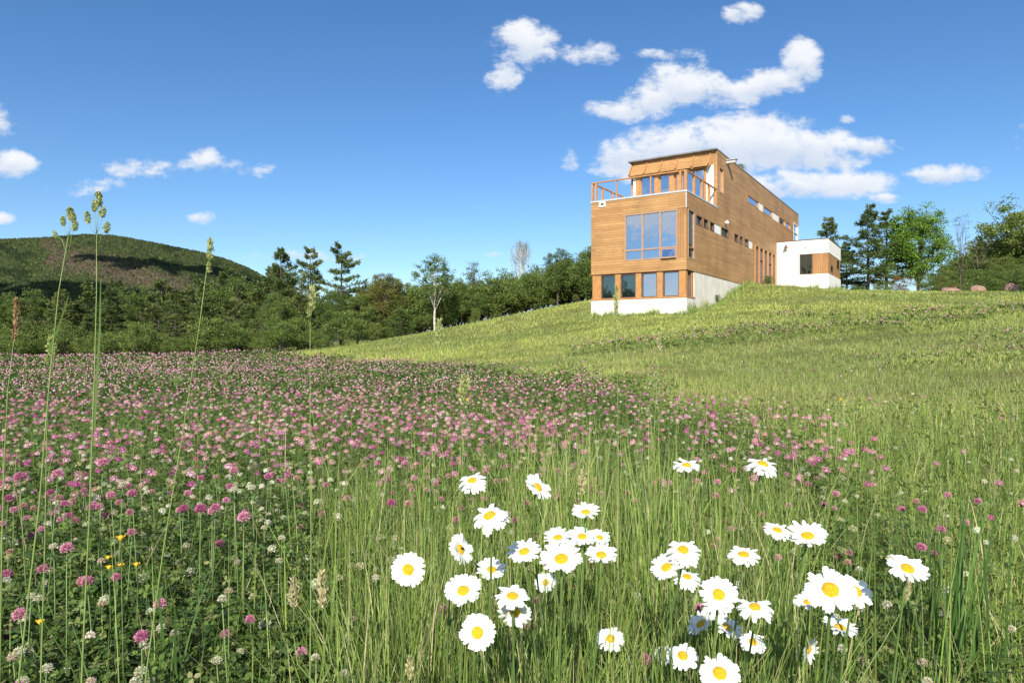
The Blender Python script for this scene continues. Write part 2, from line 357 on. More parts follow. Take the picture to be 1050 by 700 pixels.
def blades(base, h, w, yaw, laz, bend, cols, seg=3, curl=1.8):
    n = len(base); s = np.linspace(0, 1, seg+1)
    ctr = base[:, None, :] + np.zeros((n, seg+1, 3)); hh = h[:, None]*s[None]
    bx = bend[:, None]*h[:, None]*s[None]**curl
    ctr[:, :, 0] += np.cos(laz)[:, None]*bx; ctr[:, :, 1] += np.sin(laz)[:, None]*bx; ctr[:, :, 2] += hh*(1-0.35*np.clip(bend, 0, 1.2)[:, None]*s[None]**2)
    wd = w[:, None]*(1-s[None]**2.2*0.93)/2
    px = np.cos(yaw)[:, None]*wd; py = np.sin(yaw)[:, None]*wd
    L = ctr.copy(); Rr = ctr.copy(); L[:, :, 0] -= px; L[:, :, 1] -= py; Rr[:, :, 0] += px; Rr[:, :, 1] += py
    Vv = np.stack([L, Rr], 2).reshape(n, -1, 3)
    q = np.array([[2*i, 2*i+1, 2*i+3, 2*i+2] for i in range(seg)])
    F = (q[None] + (np.arange(n)*2*(seg+1))[:, None, None]).reshape(-1, 4)
    return Vv.reshape(-1, 3), F, np.repeat(cols[:, None, :], 2*(seg+1), 1).reshape(-1, 3)
def palette(n, cols, wts, var=0.2):
    cols = np.array(cols, float); k = rng.choice(len(cols), n, p=np.array(wts)/sum(wts))
    return cols[k]*(1+(rng.random((n, 1))-0.5)*2*var)*(1+(rng.random((n, 3))-0.5)*0.12)

# ------------------------------------------------------------------ trees
def quads(pos, dirs, ln, wd, cols):
    """leaf or needle cards: pos, unit direction, length, width"""
    n = len(pos); r = rng.normal(size=(n, 3)); sd = np.cross(dirs, r); sd /= np.linalg.norm(sd, axis=1)[:, None]+1e-9
    a = pos; b = pos + dirs*ln[:, None]; s = sd*wd[:, None]/2; mid = (a+b)/2
    Vv = np.stack([a, mid+s, b, mid-s], 1).reshape(-1, 3)
    F = np.arange(n*4).reshape(-1, 4)
    return Vv, F, np.repeat(cols, 4, 0)
def unit(v): return v/(np.linalg.norm(v, axis=-1, keepdims=True)+1e-9)
def conifer(seed, H=10., spread=0.26, dens=1.0, sparse_low=0.15, cols=((.105,.14,.05),(.14,.18,.06),(.07,.10,.04)), irregular=0.5):
    r = np.random.default_rng(seed); tb = MB(); tb.tube([(0,0,-1.5),(0.02,0,H*.3),(-.03,.02,H*.7),(0,0,H)], [H*.017,H*.013,H*.007,H*.001], 7)
    P = []; D = []; z = H*sparse_low; 
    while z < H*0.985 :
        f = z/H; L0 = H*spread*((1-f)**0.75)*(0.55+0.45*min(1, f/0.3))+0.12
        for k in range(r.integers(3, 6)):
            L = L0*(1-irregular/2+irregular*r.random()*1.3); az = r.random()*6.283; rise = 0.05+0.45*f+r.normal()*0.1
            d = np.array([math.cos(az), math.sin(az), rise]); pts = [np.array([0,0,z])+d*L*t+np.array([0,0,-0.18*L*t*t*(1-f)]) for t in (0,.5,1)]
            tb.tube(pts, [0.012+L*.012, .01+L*.006, .004], 4, cap=False)
            n = int((60+210*L/2.5)*dens); t = 0.22+0.8*r.random(n)**0.7
            side = np.array([-d[1], d[0], 0]); sp = r.normal(size=n)*0.24*L*(1.2-t)
            p = np.array([0,0,z])+d*L*t[:, None]+side*sp[:, None]; p[:, 2] += -0.18*L*t*t*(1-f)+r.normal(size=n)*0.10
            P.append(p); dd = unit(d*0.6+side*np.sign(sp)[:, None]*0.6+r.normal(size=(n, 3))*0.35+np.array([0,0,.35])); D.append(dd)
        z += H*(0.028+0.03*r.random()*irregular*1.4)
    P = np.concatenate(P); D = np.concatenate(D); n = len(P)
    c = palette(n, cols, (3,2,3), .3); V_, F_, C_ = quads(P, D, .16+.2*r.random(n), .05+.06*r.random(n), c)
    return tb, (V_, F_, C_)
def broad(seed, H=8., R=3., base=0.24, clumps=230, per=80, leaf=.13, cols=((.09,.135,.036),(.13,.18,.05),(.065,.10,.03)), cz=1.0, crad=.55, lobes=7, trunkr=.02):
    r = np.random.default_rng(seed); tb = MB(); top = H*base
    tb.tube([(0,0,-1.5),(.05,0,top*.6),(0,.05,top),(.1,.05,H*.7)], [H*trunkr*1.3, H*trunkr, H*trunkr*.85, H*trunkr*.3], 8)
    LC = []
    for i in range(lobes):
        az = i*2.4+r.random(); f = (i+.5)/lobes; rad = R*(0.62*math.sin(math.pi*(0.15+0.8*f)))
        c = np.array([math.cos(az)*rad, math.sin(az)*rad, top+(H-top)*(0.18+0.66*f)*1.0]); LC.append(c)
        z0 = top*(.75+.3*f); mid = np.array([c[0]*.45, c[1]*.45, z0+(c[2]-z0)*.55])
        tb.tube([(0,0,z0), mid, c], [H*trunkr*.55, H*trunkr*.35, H*trunkr*.1], 5)
        for j in range(5):
            e = c+unit(r.normal(size=3)+np.array([0,0,.3]))*R*.42; tb.tube([mid+(c-mid)*r.random(), (mid+c*2+e*2)/5+r.normal(size=3)*.05, e], [H*trunkr*.16, H*trunkr*.1, .006], 4, cap=False)
    P = []; D = []; c_each = []
    for k in range(clumps):
        c = LC[r.integers(lobes)]; o = unit(r.normal(size=3))*np.array([1,1,cz])*R*.46*r.random()**.4; cc = c+o
        n = int(per*(.5+r.random())); q = unit(r.normal(size=(n, 3)))*(r.random((n, 1))**.5)*crad*(.6+.7*r.random()); q[:, 2] *= .6
        P.append(cc+q); D.append(unit(q+np.array([0,0,.2])+r.normal(size=(n, 3))*.5)); c_each.append(np.full(n, .8+.4*r.random()))
    P = np.concatenate(P); D = np.concatenate(D); n = len(P); ce = np.concatenate(c_each)
    c = palette(n, cols, (3,3,2), .2)*ce[:, None]
    return tb, quads(P, D, leaf*(.7+.6*r.random(n)), leaf*(.5+.4*r.random(n)), c)
def make_tree(name, gen, bark='bark', leafm='foliage'):
    tb, (v, f, c) = gen; root = empty(name); root['H'] = 0.0
    del root['H']
    tb.build('trunk', M[bark], root, True); link('crown', npmesh('crown', v, f, M[leafm], c), root); return root
PRO = {}
PRO['pine'] = [make_tree('pine_tree', conifer(s, irregular=ir, spread=sp), leafm='needles') for s, ir, sp in ((1,.5,.25),(2,.9,.30),(3,.7,.21))]
PRO['ragged'] = [make_tree('pine_tree', conifer(21, irregular=1.1, spread=.27, dens=.8, sparse_low=.22), leafm='needles'), make_tree('pine_tree', conifer(22, irregular=1.2, spread=.22, dens=.8, sparse_low=.2), leafm='needles')]
PRO['broad'] = [make_tree('broadleaf_tree', broad(s, R=rr)) for s, rr in ((5,3.0),(6,2.6),(7,3.3))]
PRO['fresh'] = [make_tree('broadleaf_tree', broad(8, R=3.0, clumps=330, per=85, lobes=12, base=.2, cols=((.10,.19,.03),(.15,.25,.045),(.07,.13,.025))))]
PRO['rusty'] = [make_tree('broadleaf_tree', broad(9, R=2.9, clumps=260, lobes=10, cols=((.15,.15,.045),(.18,.135,.05),(.10,.12,.035))))]
PRO['birch'] = [make_tree('birch_tree', broad(10, R=2.5, base=.33, clumps=130, per=60, crad=.42, lobes=8, trunkr=.015, cols=((.10,.15,.04),(.14,.19,.055),(.08,.115,.03))), bark='birchbark')]
PRO['sparse'] = [make_tree('broadleaf_tree', broad(11, R=1.5, base=.3, clumps=50, per=42, crad=.4, lobes=9, trunkr=.011, cols=((.10,.12,.06),(.12,.14,.07),(.07,.09,.04)))),]
PRO['thinlow'] = [make_tree('young_tree', broad(12, R=1.2, base=.35, clumps=26, per=22, crad=.35, lobes=8, trunkr=.008, cols=((.10,.11,.06),(.12,.13,.08),(.08,.09,.05)), leaf=.09))]
PRO['shrub'] = [make_tree('shrub', broad(s, H=2.4, R=1.6, base=.12, clumps=90, per=60, crad=.4, leaf=.085, lobes=6, trunkr=.02)) for s in (13, 14)]
PRO['rustshrub'] = [make_tree('shrub', broad(15, H=2.2, R=1.4, base=.12, clumps=45, per=45, crad=.35, leaf=.1, lobes=6, cols=((.16,.08,.035),(.12,.09,.03),(.07,.06,.02))))]
def poplar():
    r = np.random.default_rng(16); tb = MB(); H = 8; tb.tube([(0,0,-1.5),(0,0,H*.5),(.1,0,H)], [.11,.07,.01], 6); P = []
    for i in range(34):
        z = H*(.22+.6*r.random()); az = r.random()*6.28; L = (H-z)*(.5+.45*r.random()); o = (.12+.22*r.random())
        e = np.array([math.cos(az)*o*L+.0, math.sin(az)*o*L, z+L]); s = np.array([0,0,z]); mid = (s+e)/2+np.array([math.cos(az), math.sin(az), 0])*.12*L
        tb.tube([s, mid, e], [.035,.022,.006], 4, cap=False)
        for j in range(7):
            t = .3+.7*r.random(); b0 = mid+(e-mid)*t; b1 = b0+np.array([r.normal()*.18, r.normal()*.18, .35+.3*r.random()]); tb.tube([b0, b1], [.012,.004], 3, cap=False); P.append(b1); P.append((b0+b1)/2)
    P = np.array(P); P = np.repeat(P, 5, 0)+r.normal(size=(len(P)*5, 3))*.12; n = len(P)
    return tb, quads(P, unit(r.normal(size=(n, 3))), .05+.05*r.random(n), .04+.03*r.random(n), palette(n, ((.20,.19,.13),(.16,.16,.09)), (1,1)))
PRO['poplar'] = [make_tree('poplar_tree', poplar(), bark='birchbark')]
PH = dict(pine=10, ragged=10, broad=8, fresh=8, rusty=8, birch=8, sparse=8, thinlow=8, shrub=2.4, rustshrub=2.2, poplar=8)
used = set()
def plant(kind, px, ytop, depth, label, group=None, cat=None, wide=1.0, z=None, k=None, height=None):
    x = (px-525)/693*depth; zg = gz(x, depth) if z is None else z
    h = height or (350-ytop)/693*depth + CAMH - zg
    i = (random.randrange(len(PRO[kind])) if k is None else k); proto = PRO[kind][i]
    o = copy_tree(proto) if (kind, i) in used else proto; used.add((kind, i))
    o.location = (x, depth, zg-0.05); s = h/PH[kind]; o.scale = (s*wide, s*wide, s); o.rotation_euler = (0, 0, random.random()*6.283)
    tag(o, label, cat or ('shrub' if 'shrub' in kind else 'tree'), group); return o
# single trees
plant('ragged', 350, 251, 50, 'tallest ragged pine with bare side branches rising above the left wood', k=0, wide=1.05)
plant('ragged', 318, 255, 52, 'pointed dark pine just left of the tallest ragged pine', k=1)
plant('pine', 288, 256, 53, 'dark full pine, leftmost of the three tall pines above the hill end', k=1, wide=.9)
plant('rusty', 395, 279, 50, 'round rusty green broadleaf tree right of the tall pines', k=0)
plant('birch', 446, 259, 47, 'white trunked birch standing forward at the edge of the wood', k=0)
plant('sparse', 487, 262, 54, 'thin pale crowned tree right of the white trunked birch', k=0, wide=1.2)
plant('poplar', 535, 249, 62, 'bare pale poplar with upright twigs above the wood', k=0)
plant('broad', 572, 254, 52, 'broad green tree on the ridge, second left of the house', k=0, wide=.8)
plant('broad', 606, 250, 55, 'broad green tree half hidden behind the left edge of the house', k=1)
plant('sparse', 552, 285, 56, 'small grey green tree beneath the bare poplar', k=0)
plant('sparse', 508, 284, 52, 'low pale tree left of the bare poplar', k=0)
plant('broad', 522, 288, 54, 'dark rounded tree under the pale poplar twigs', k=2)
plant('broad', 424, 292, 51, 'small dark tree between the rusty tree and the birch', k=2, wide=.8)
plant('broad', 470, 284, 51, 'dense green tree right behind the birch', k=1, wide=.8)
plant('broad', 367, 300, 48, 'low broad tree at the foot of the tallest ragged pine', k=0)
plant('ragged', 848, 224, 76, 'ragged pine rising behind the white annex roof', k=0, wide=1.15)
plant('ragged', 868, 250, 74, 'lower pine showing just right of the white annex', k=1, wide=1.3)
plant('ragged', 890, 211, 70, 'tall open pine with a bare lower trunk left of the bright round tree', k=0, wide=1.1)
plant('ragged', 909, 217, 73, 'slim pine pressed against the bright green round tree', k=1, wide=1.2)
plant('fresh', 942, 211, 70, 'bright green round broadleaf tree on the crest right of the house', k=0, wide=.98)
plant('thinlow', 985, 214, 68, 'thin nearly leafless young tree on the right crest', k=0)
plant('broad', 1042, 204, 88, 'dark leafy tree at the right edge of the photo', k=2, wide=1.0)
plant('thinlow', 1003, 240, 85, 'small sparse tree between the leafless one and the right edge', k=0, wide=1.6)
# wood at the far edge of the meadow
woodtop = prof([(-80,292),(0,296),(60,298),(110,292),(160,290),(200,288),(240,283),(270,276),(300,278),(350,283),(400,290),(450,292),(500,288),(560,284),(620,285)])
for row, (dep, dy, n) in enumerate(((47, 22, 20), (52, 8, 22), (58, 0, 20), (66, -1, 16))):
    for i in range(n):
        px = -90+700*(i+.5+random.uniform(-.35, .35))/n; d = dep+random.uniform(-1.5, 2)
        yt = float(woodtop(px))+dy+random.uniform(-7, 9)
        if px > 520: d += 5; 
        kd = 'pine' if (px < 340 and random.random() < .8) or random.random() < .2 else ('broad' if random.random() < .8 else 'sparse')
        if kd == 'pine': plant(kd, px, yt, d, 'dark green pine crowded into the wood beyond the meadow', 'pines in the left wood', wide=1.25)
        elif kd == 'broad': plant(kd, px, yt, d, 'green leafy tree crowded into the wood beyond the meadow', 'leafy trees in the left wood', wide=.9)
        else: plant(kd, px, yt, d, 'pale thin tree crowded into the wood beyond the meadow', 'pale trees in the left wood')
for i in range(48):
    px = -100+710*(i+.5+random.uniform(-.45, .45))/48; d = 43.5+random.uniform(-1, 2)+max(0, px-330)*.055
    plant('shrub', px, 0, d, 'low green bush along the foot of the wood', 'bushes along the edge of the left wood', height=random.uniform(.8, 2.5))
for i in range(46):
    px = 385+225*(i+.5+random.uniform(-.3, .3))/46; d = random.uniform(51, 60)
    plant('shrub', px, 0, d, 'bush in the undergrowth behind the ridge left of the house', 'bushes behind the ridge', height=random.uniform(2.4, 3.8))
for px, h, kd, lb in ((925,2.0,'rustshrub','rusty brown bush under the bright green round tree'),(955,2.4,'shrub','green bush beside the orange brown boulder'),(968,1.9,'rustshrub','reddish bush at the foot of the right hill'),
                  (905,1.5,'shrub','small green bush at the foot of the open pine'),(880,1.1,'shrub','tiny bush on the crest near the white annex')):
    plant(kd, px, 0, 66, lb, height=h)
for i in range(190):   # brush and small trees on the right hill
    k_ = random.uniform(.63, .95); d = random.uniform(76, 108); z = float(rhill_z(np.array([k_]), np.array([d]))[0])
    kd = random.choice(['shrub', 'shrub', 'shrub', 'broad']); plant(kd, 525+693*k_, 0, d, 'dark bush growing over the right hillside', 'bushes on the right hillside', cat='shrub', z=z-.2, height=random.uniform(1.2, 2.8), wide=1.5 if kd == 'shrub' else 1.1)
for px, d, h in ((1150, 44, 9), (1190, 52, 10)):
    plant('broad', px, 0, d, 'leafy tree just beyond the right edge of the photo', 'trees beyond the right edge', height=h)
for x, y, h in ((-46,8,9),(-50,2,10),(-44,-4,8.5),(-40,14,8),(-52,12,11),(-48,-10,10)):
    plant('broad', 525+x/abs(y)*693, 0, y, 'leafy tree left of the camera mirrored in the house windows', 'trees beyond the left edge', height=h) if y > 0 else None
for L in PRO.values():      # remove prototypes nothing used
    for p in L:
        if 'category' not in p:
            for ch in list(p.children): bpy.data.objects.remove(ch)
            bpy.data.objects.remove(p)

# forest on the far hill: crowns far too many to count
t_ = (1+5**.5)/2
ico = unit(np.array([(-1,t_,0),(1,t_,0),(-1,-t_,0),(1,-t_,0),(0,-1,t_),(0,1,t_),(0,-1,-t_),(0,1,-t_),(t_,0,-1),(t_,0,1),(-t_,0,-1),(-t_,0,1)]))
icf = np.array([(0,11,5),(0,5,1),(0,1,7),(0,7,10),(0,10,11),(1,5,9),(5,11,4),(11,10,2),(10,7,6),(7,1,8),(3,9,4),(3,4,2),(3,2,6),(3,6,8),(3,8,9),(4,9,5),(2,4,11),(6,2,10),(8,6,7),(9,8,1)])
N = 95000; kk = rng.uniform(-.95, -.27, N); yy = 700+900*rng.random(N)**.8; zz = mount_z(kk, yy)
pxs = kk*693+525; pys = 350-(zz)/yy*693
# leafless reddish stand running diagonally down the slope
dline = pys-(256+(pxs-40)*.27); brown = (np.abs(dline+6*fbm(pxs/20, pys/9, 4)-3) < 13+9*fbm(pxs/15, pys/15, 6)) & (pxs > 30+30*fbm(pys/6, pxs/30, 2)) & (pxs < 195)
cc = palette(N, ((.050,.068,.022),(.066,.082,.027),(.034,.05,.02)), (3,3,2), .35)
cb_ = palette(N, ((.105,.082,.052),(.08,.075,.04)), (2,1), .25); mixp = rng.random(N) < .92*np.clip((20-np.abs(dline-3))/16, 0, 1)
cc[brown & mixp] = cb_[brown & mixp]
conif = (fbm(pxs/22, pys/8, 12) > .60) & ~brown; cc[conif] *= np.array([.5,.6,.6])
sz = rng.uniform(2.2, 4.6, N)*(.6+.4*yy/1500); pos = np.stack([kk*yy, yy, zz+sz*.4], 1)
octv = np.array([(1,0,0),(.3,.95,.1),(-.9,.2,0),(-.2,-1,.1),(.1,0,1.1),(0,0,-.8)]); octf = np.array([(0,1,4),(1,2,4),(2,3,4),(3,0,4)])
v, f, c = scatter(octv, octf, pos, rots(N, rng.random(N)*.6), np.stack([sz, sz, sz*rng.uniform(.8, 1.5, N)], 1), cc)
M['farcrown'] = leafmat('far_crowns', trans=.1, rough=.9, spec=.1)
tag(link('forest', npmesh('forest', v, f, M['farcrown'], c)), 'woodland covering the far hill with a reddish bare band', 'forest', kind='stuff')
# cumulus added out of view behind the camera, placed to shade the far hill
def shadow_cloud(cx, cy, cz, sx, sy, sz_, seed):
    r = np.random.default_rng(seed); parts = []
    n = 26; p = np.stack([cx+r.normal(size=n)*sx*.45, cy+r.normal(size=n)*sy*.45, cz+np.abs(r.normal(size=n))*sz_*.3], 1)
    v0 = unit(np.concatenate([ico]+[(ico[icf].mean(1))])) ; 
    a = rots(n, r.random(n)); s_ = np.stack([r.uniform(.3, .5, n)*sx, r.uniform(.3, .5, n)*sy, r.uniform(.3, .6, n)*sz_], 1)
    v, f, c = scatter(ico, icf, p, a*1.0, np.abs(s_), np.ones((n, 3)))
    o = link('cloud', npmesh('cloud', v, f, M['cloudm'], smooth=True)); return o
for i, (hk, hy, sx, sy, lb) in enumerate(((-.715, 880, 190, 90, 'unseen white cloud behind the camera, added to shade the lower left of the far hill'), (-.475, 1150, 190, 34, 'unseen long white cloud behind the camera, added to shade the middle of the far hill'))):
    hz = float(mount_z(np.array([hk]), np.array([float(hy)]))[0]); t = 1500; p = Vector((hk*hy, hy, hz))+sdir*t
    tag(shadow_cloud(p.x, p.y, p.z, sx, sy, 24, 30+i), lb, 'cloud')

# ------------------------------------------------------------------ the house
HX, HY, HZ = 9.3, 36.0, 2.35; CA = .836; SA = .549
house = empty('house', (HX, HY, HZ), -math.atan2(SA, CA))
tag(house, 'flat roofed cedar clad house with roof terrace and white annex on the slope', 'house')
WD = 5.65; LN = 30.7; H1 = 2.44; H2 = 6.65; H3 = 10.15
def fw(px, t=0.0):   # distance left of the corner for a column on a front-facing wall standing t behind the front
    k = (px-525)/693; x0 = HX+SA*t; y0 = HY+CA*t; return (x0-y0*k)/(CA+SA*k)
def ft(px):          # distance along the long side wall
    k = (px-525)/693; return (HY*k-HX)/(SA-CA*k)
def part(name, mat, boxes, parent=house, label=None):
    b = MB()
    for q in boxes: b.box(*q)
    o = b.build(name, M[mat], parent)
    if label: o['label'] = label
    return o
def wall(name, mat, plane, a0, a1, h0, h1, holes, th=.22, face=0.0, parent=house, extra=None):
    """wall panel with real openings; plane 'f' faces the front at depth face, 's' faces the right at x=face"""
    b = MB(); As = sorted({a0, a1, *[v for q in holes for v in q[:2]]}); Hs = sorted({h0, h1, *[v for q in holes for v in q[2:]]})
    for i in range(len(As)-1):
        for j in range(len(Hs)-1):
            am = (As[i]+As[i+1])/2; hm = (Hs[j]+Hs[j+1])/2
            if not (a0 < am < a1 and h0 < hm < h1): continue
            if any(q[0] < am < q[1] and q[2] < hm < q[3] for q in holes): continue
            if plane == 'f': b.box(-As[i+1], -As[i], face, face+th, Hs[j], Hs[j+1])
            else: b.box(face-th, face, As[i], As[i+1], Hs[j], Hs[j+1])
    if extra: extra(b)
    return b.build(name, M[mat], parent)
def window(plane, a0, a1, h0, h1, face=0.0, cols=(), rows=(), fr=.06, mat='timber', glass='glass', rec=.09, parent=house, label=None, proud=.015):
    """frame ring with mullions, one pane child behind it"""
    b = MB(); p = MB(); M0 = 0.004
    def bx(mb, s0, s1, t0, t1, d0, d1):
        if plane == 'f': mb.box(-s1, -s0, face+d0, face+d1, t0, t1)
        else: mb.box(face-d1, face-d0, s0, s1, t0, t1)
    a0 += M0; a1 -= M0; h0 += M0; h1 -= M0
    bx(b, a0, a0+fr, h0, h1, -proud, rec+.05); bx(b, a1-fr, a1, h0, h1, -proud, rec+.05)
    bx(b, a0+fr, a1-fr, h0, h0+fr, -proud, rec+.05); bx(b, a0+fr, a1-fr, h1-fr, h1, -proud, rec+.05)
    ed = [a0+fr-fr/2]+list(cols)+[a1-fr+fr/2]
    for c in cols: bx(b, c-fr/2, c+fr/2, h0+fr, h1-fr, -proud+.004, rec+.045)
    for r_ in rows:
        for i in range(len(ed)-1): bx(b, ed[i]+fr/2, ed[i+1]-fr/2, r_-fr/2, r_+fr/2, -proud+.008, rec+.04)
    w = b.build('window', M[mat], parent)
    bx(p, a0+fr*.5, a1-fr*.5, h0+fr*.5, h1-fr*.5, rec, rec+.012); p.build('pane', M[glass], w)
    if label: w['label'] = label
    return w
# foundation
part('foundation', 'concrete', [(-WD, 0, 0, 1.32, -2.2, .95), (-WD, -.03, 1.32, 21.6, -2.2, H1-.01)])
part('sill', 'timber', [(-WD-.02, .03, -.03, 1.34, .955, 1.03)])
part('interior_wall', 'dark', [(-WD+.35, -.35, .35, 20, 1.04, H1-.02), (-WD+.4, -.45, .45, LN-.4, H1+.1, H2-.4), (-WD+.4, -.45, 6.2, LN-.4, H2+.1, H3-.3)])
# strip of lower windows
posts = [(610,615.7),(630.4,635.7),(651.4,657),(673.3,679),(695.7,703)]
pw = [(min(fw(b_), fw(a_)), max(fw(b_), fw(a_))) for a_, b_ in posts]
pw[0] = (pw[0][0], WD-.06); pw[-1] = (.06, pw[-1][1])
for a_, b_ in pw: part('post', 'timber', [(-b_, -a_, .06, .34, 1.03, H1-.03)])
for i in range(4): window('f', pw[i+1][1], pw[i][0], 1.04, H1-.06, face=.10, fr=.045, mat='brown_cap', glass='glass_green' if i < 2 else 'glass')
part('post', 'timber', [(-.32, -.06, 1.02, 1.30, 1.03, H1-.03)])
window('s', .36, 1.0, 1.04, H1-.06, face=-.10, fr=.045, mat='brown_cap', glass='glass')
part('soffit', 'soffit', [(-WD+.03, -.03, .03, 1.4, H1-.04, H1-.005)])
# cladding, front
w0, w1 = fw(695), fw(640.3); hb, ht = 3.08, 5.72
wall('front_wall', 'cedar', 'f', 0.0, WD, H1, H2-.05, [(w0, w1, hb, ht), (0.0, w0, hb, ht)])
window('f', w0, w1, hb, ht, cols=(fw(676.9), fw(658.6)), rows=(3.68,), fr=.085, mat='frame', rec=.07, label='large six pane picture window')
b = MB(); b.box(-w0+.005, -.0, .012, .05, hb+.003, ht-.003); b.box(-.05, -.012, .05, .26, hb+.003, ht-.003); b.build('corner_panel', M['cedar_v'], house)
b = MB(); a_, c_ = fw(694), fw(678.5); b.hexa([(-c_, -.12, 3.13), (-a_, -.12, 3.13), (-a_, -.08, 3.13), (-c_, -.08, 3.13), (-c_, -.05, 3.62), (-a_, -.05, 3.62), (-a_, -.01, 3.62), (-c_, -.01, 3.62)])
b.box(-c_, -a_, -.13, -.07, 3.09, 3.128); sash = b.build('open_sash', M['frame'], house)
b = MB(); b.hexa([(-c_+.06, -.127, 3.18), (-a_-.06, -.127, 3.18), (-a_-.06, -.115, 3.18), (-c_+.06, -.115, 3.18), (-c_+.06, -.072, 3.57), (-a_-.06, -.072, 3.57), (-a_-.06, -.06, 3.57), (-c_+.06, -.06, 3.57)]); b.build('pane', M['glass'], sash)
# cladding, long side
holes = []
for x0, x1 in ((713.8,720),(721.4,726),(728,732.3),(732.6,739.2),(739.6,747)): holes.append([ft(x0), ft(x1), 5.08, 5.62])
for x0, x1 in ((753,757),(758.6,761.5),(763.5,767.3),(767.8,771.6)): holes.append([ft(x0), ft(x1), 5.08, 5.62])
up = [(766.8,777.8,0),(777.9,782.6,1),(783.2,791.7,0),(792,798.5,1),(799,805,0),(805.5,810.2,0)]
uph = [[ft(a_), ft(b_), 8.2, 8.75] for a_, b_, c_ in up]
tall = [ft(773.7), ft(796)-.15, 2.62, 5.45]; corner = [ft(813.7), LN-.25, 7.4, 9.1]; sw = [5.9, 6.85, 7.65, 9.2]; narrow = [.26, 1.30, hb, ht]
wall('side_wall', 'cedar', 's', .22, LN, H1, H2-.05, holes+[tall, narrow], extra=None)
wall('side_wall', 'cedar', 's', 5.56, LN, H2-.05, H3-.05, uph+[corner, sw])
for i, q in enumerate(holes):
    if i in (3, 8): part('panel', 'white', [(-.06, -.03, q[0], q[1], q[2], q[3])])
    else: window('s', *q, fr=.05, glass='glass_green' if i < 7 else 'glass', mat='brown_cap', rec=.1)
for q, u_ in zip(uph, up):
    if u_[2]: part('panel', 'white', [(-.06, -.03, q[0], q[1], q[2], q[3])])
    else: window('s', *q, fr=.05, rec=.06)
window('s', *corner, fr=.06, rows=(8.3,), mat='white'); window('s', *sw, fr=.06); window('s', *narrow, fr=.055, rows=(3.68,), glass='glass_green', mat='frame')
n = 6; aw = (tall[1]-tall[0]); 
for i in range(n):
    a_ = tall[0]+aw*i/(n-1)-(.14 if i else 0)*(1 if i < n-1 else 2)*.9; part('post', 'timber', [(-.2, .05, a_, a_+.28, tall[2]-.1, tall[3]-.003)])
    if i < n-1:
        b0 = a_+.28; b1 = tall[0]+aw*(i+1)/(n-1)-.14*(1 if i+1 < n-1 else 2)*.9; window('s', b0, b1, tall[2], tall[3], fr=.05, rec=.12, rows=(4.6,) if i % 2 else (), mat='brown_cap', proud=-.02, glass='glass')
wall('left_wall', 'cedar', 's', .22, LN-.22, H1, H2-.05, [], face=-WD+.22); wall('left_wall', 'cedar', 's', 5.78, LN-.22, H2-.05, H3-.05, [], face=-WD+.22)
wall('back_wall', 'cedar', 'f', .22, WD, H1-2, H3-.05, [], face=LN-.22)
# terrace deck and roof
part('terrace_deck', 'metal', [(-WD-.03, .03, -.03, 5.60, H2-.06, H2+.03)])
part('corner_trim', 'metal', [(-.05, .012, -.012, .03, 5.75, H2-.06)])
part('roof', 'roof', [(-WD-.02, .02, 5.30, LN+.02, H3-.05, H3+.03)])
vt_ = part('vent', 'white', [(-fw(614.5), -fw(621), -.05, 0, H2-.36, H2-.08)]); part('dark_hole_patch', 'dark', [(-fw(616.2), -fw(619.4), -.054, -.048, H2-.26, H2-.15)], parent=vt_)  # flat dark plate stands in for the shade inside the vent hole
# upper storey front
TF_ = 5.56
U_ = lambda px: fw(px, TF_)
upb = [(U_(652.3), WD-.02)]
part('white_panel', 'white', [(-WD+.23, -U_(652.3), TF_+.0, TF_+.2, H2+.03, 9.25)]); part('white_panel', 'white', [(-.70, -.225, TF_+.0, TF_+.2, H2+.03, 9.25)])
cols_ = [(652.3,656.3),(672,676),(687,691.3),(695,698.7),(723,724.5)]
for a_, b_ in cols_: part('post', 'timber', [(-U_(a_), -U_(b_), TF_-.06, TF_+.2, H2+.03, 9.25)])
for i in range(4): window('f', U_(cols_[i+1][0]), U_(cols_[i][1]), H2+.06, 9.23, face=TF_, fr=.06, cols=((U_(cols_[i+1][0])+U_(cols_[i][1]))/2,) if i in (3,) else ())
wall('parapet', 'cedar', 'f', .22, WD-.22, 9.25, H3-.05, [], face=TF_)
# sloping sunshade with rafters
b = MB(); y1, y0_ = TF_-.02, TF_-.40
b.hexa([(-WD+.05, y0_, 9.16), (-.3, y0_, 9.16), (-.3, y1, 9.78), (-WD+.05, y1, 9.78), (-WD+.05, y0_, 9.22), (-.3, y0_, 9.22), (-.3, y1, 9.86), (-WD+.05, y1, 9.86)])
aw_ = b.build('awning', M['cedar'], house)
for i in range(6):
    x = -WD+.15+(WD-.55)*i/5; b = MB(); b.bar((x, y1+.02, 9.96), (x, y0_-.12, 9.20), .07, .10); b.bar((x, y1+.02, 9.30), (x, y0_-.05, 9.12), .08, .10); b.build('rafter', M['timber'], aw_)
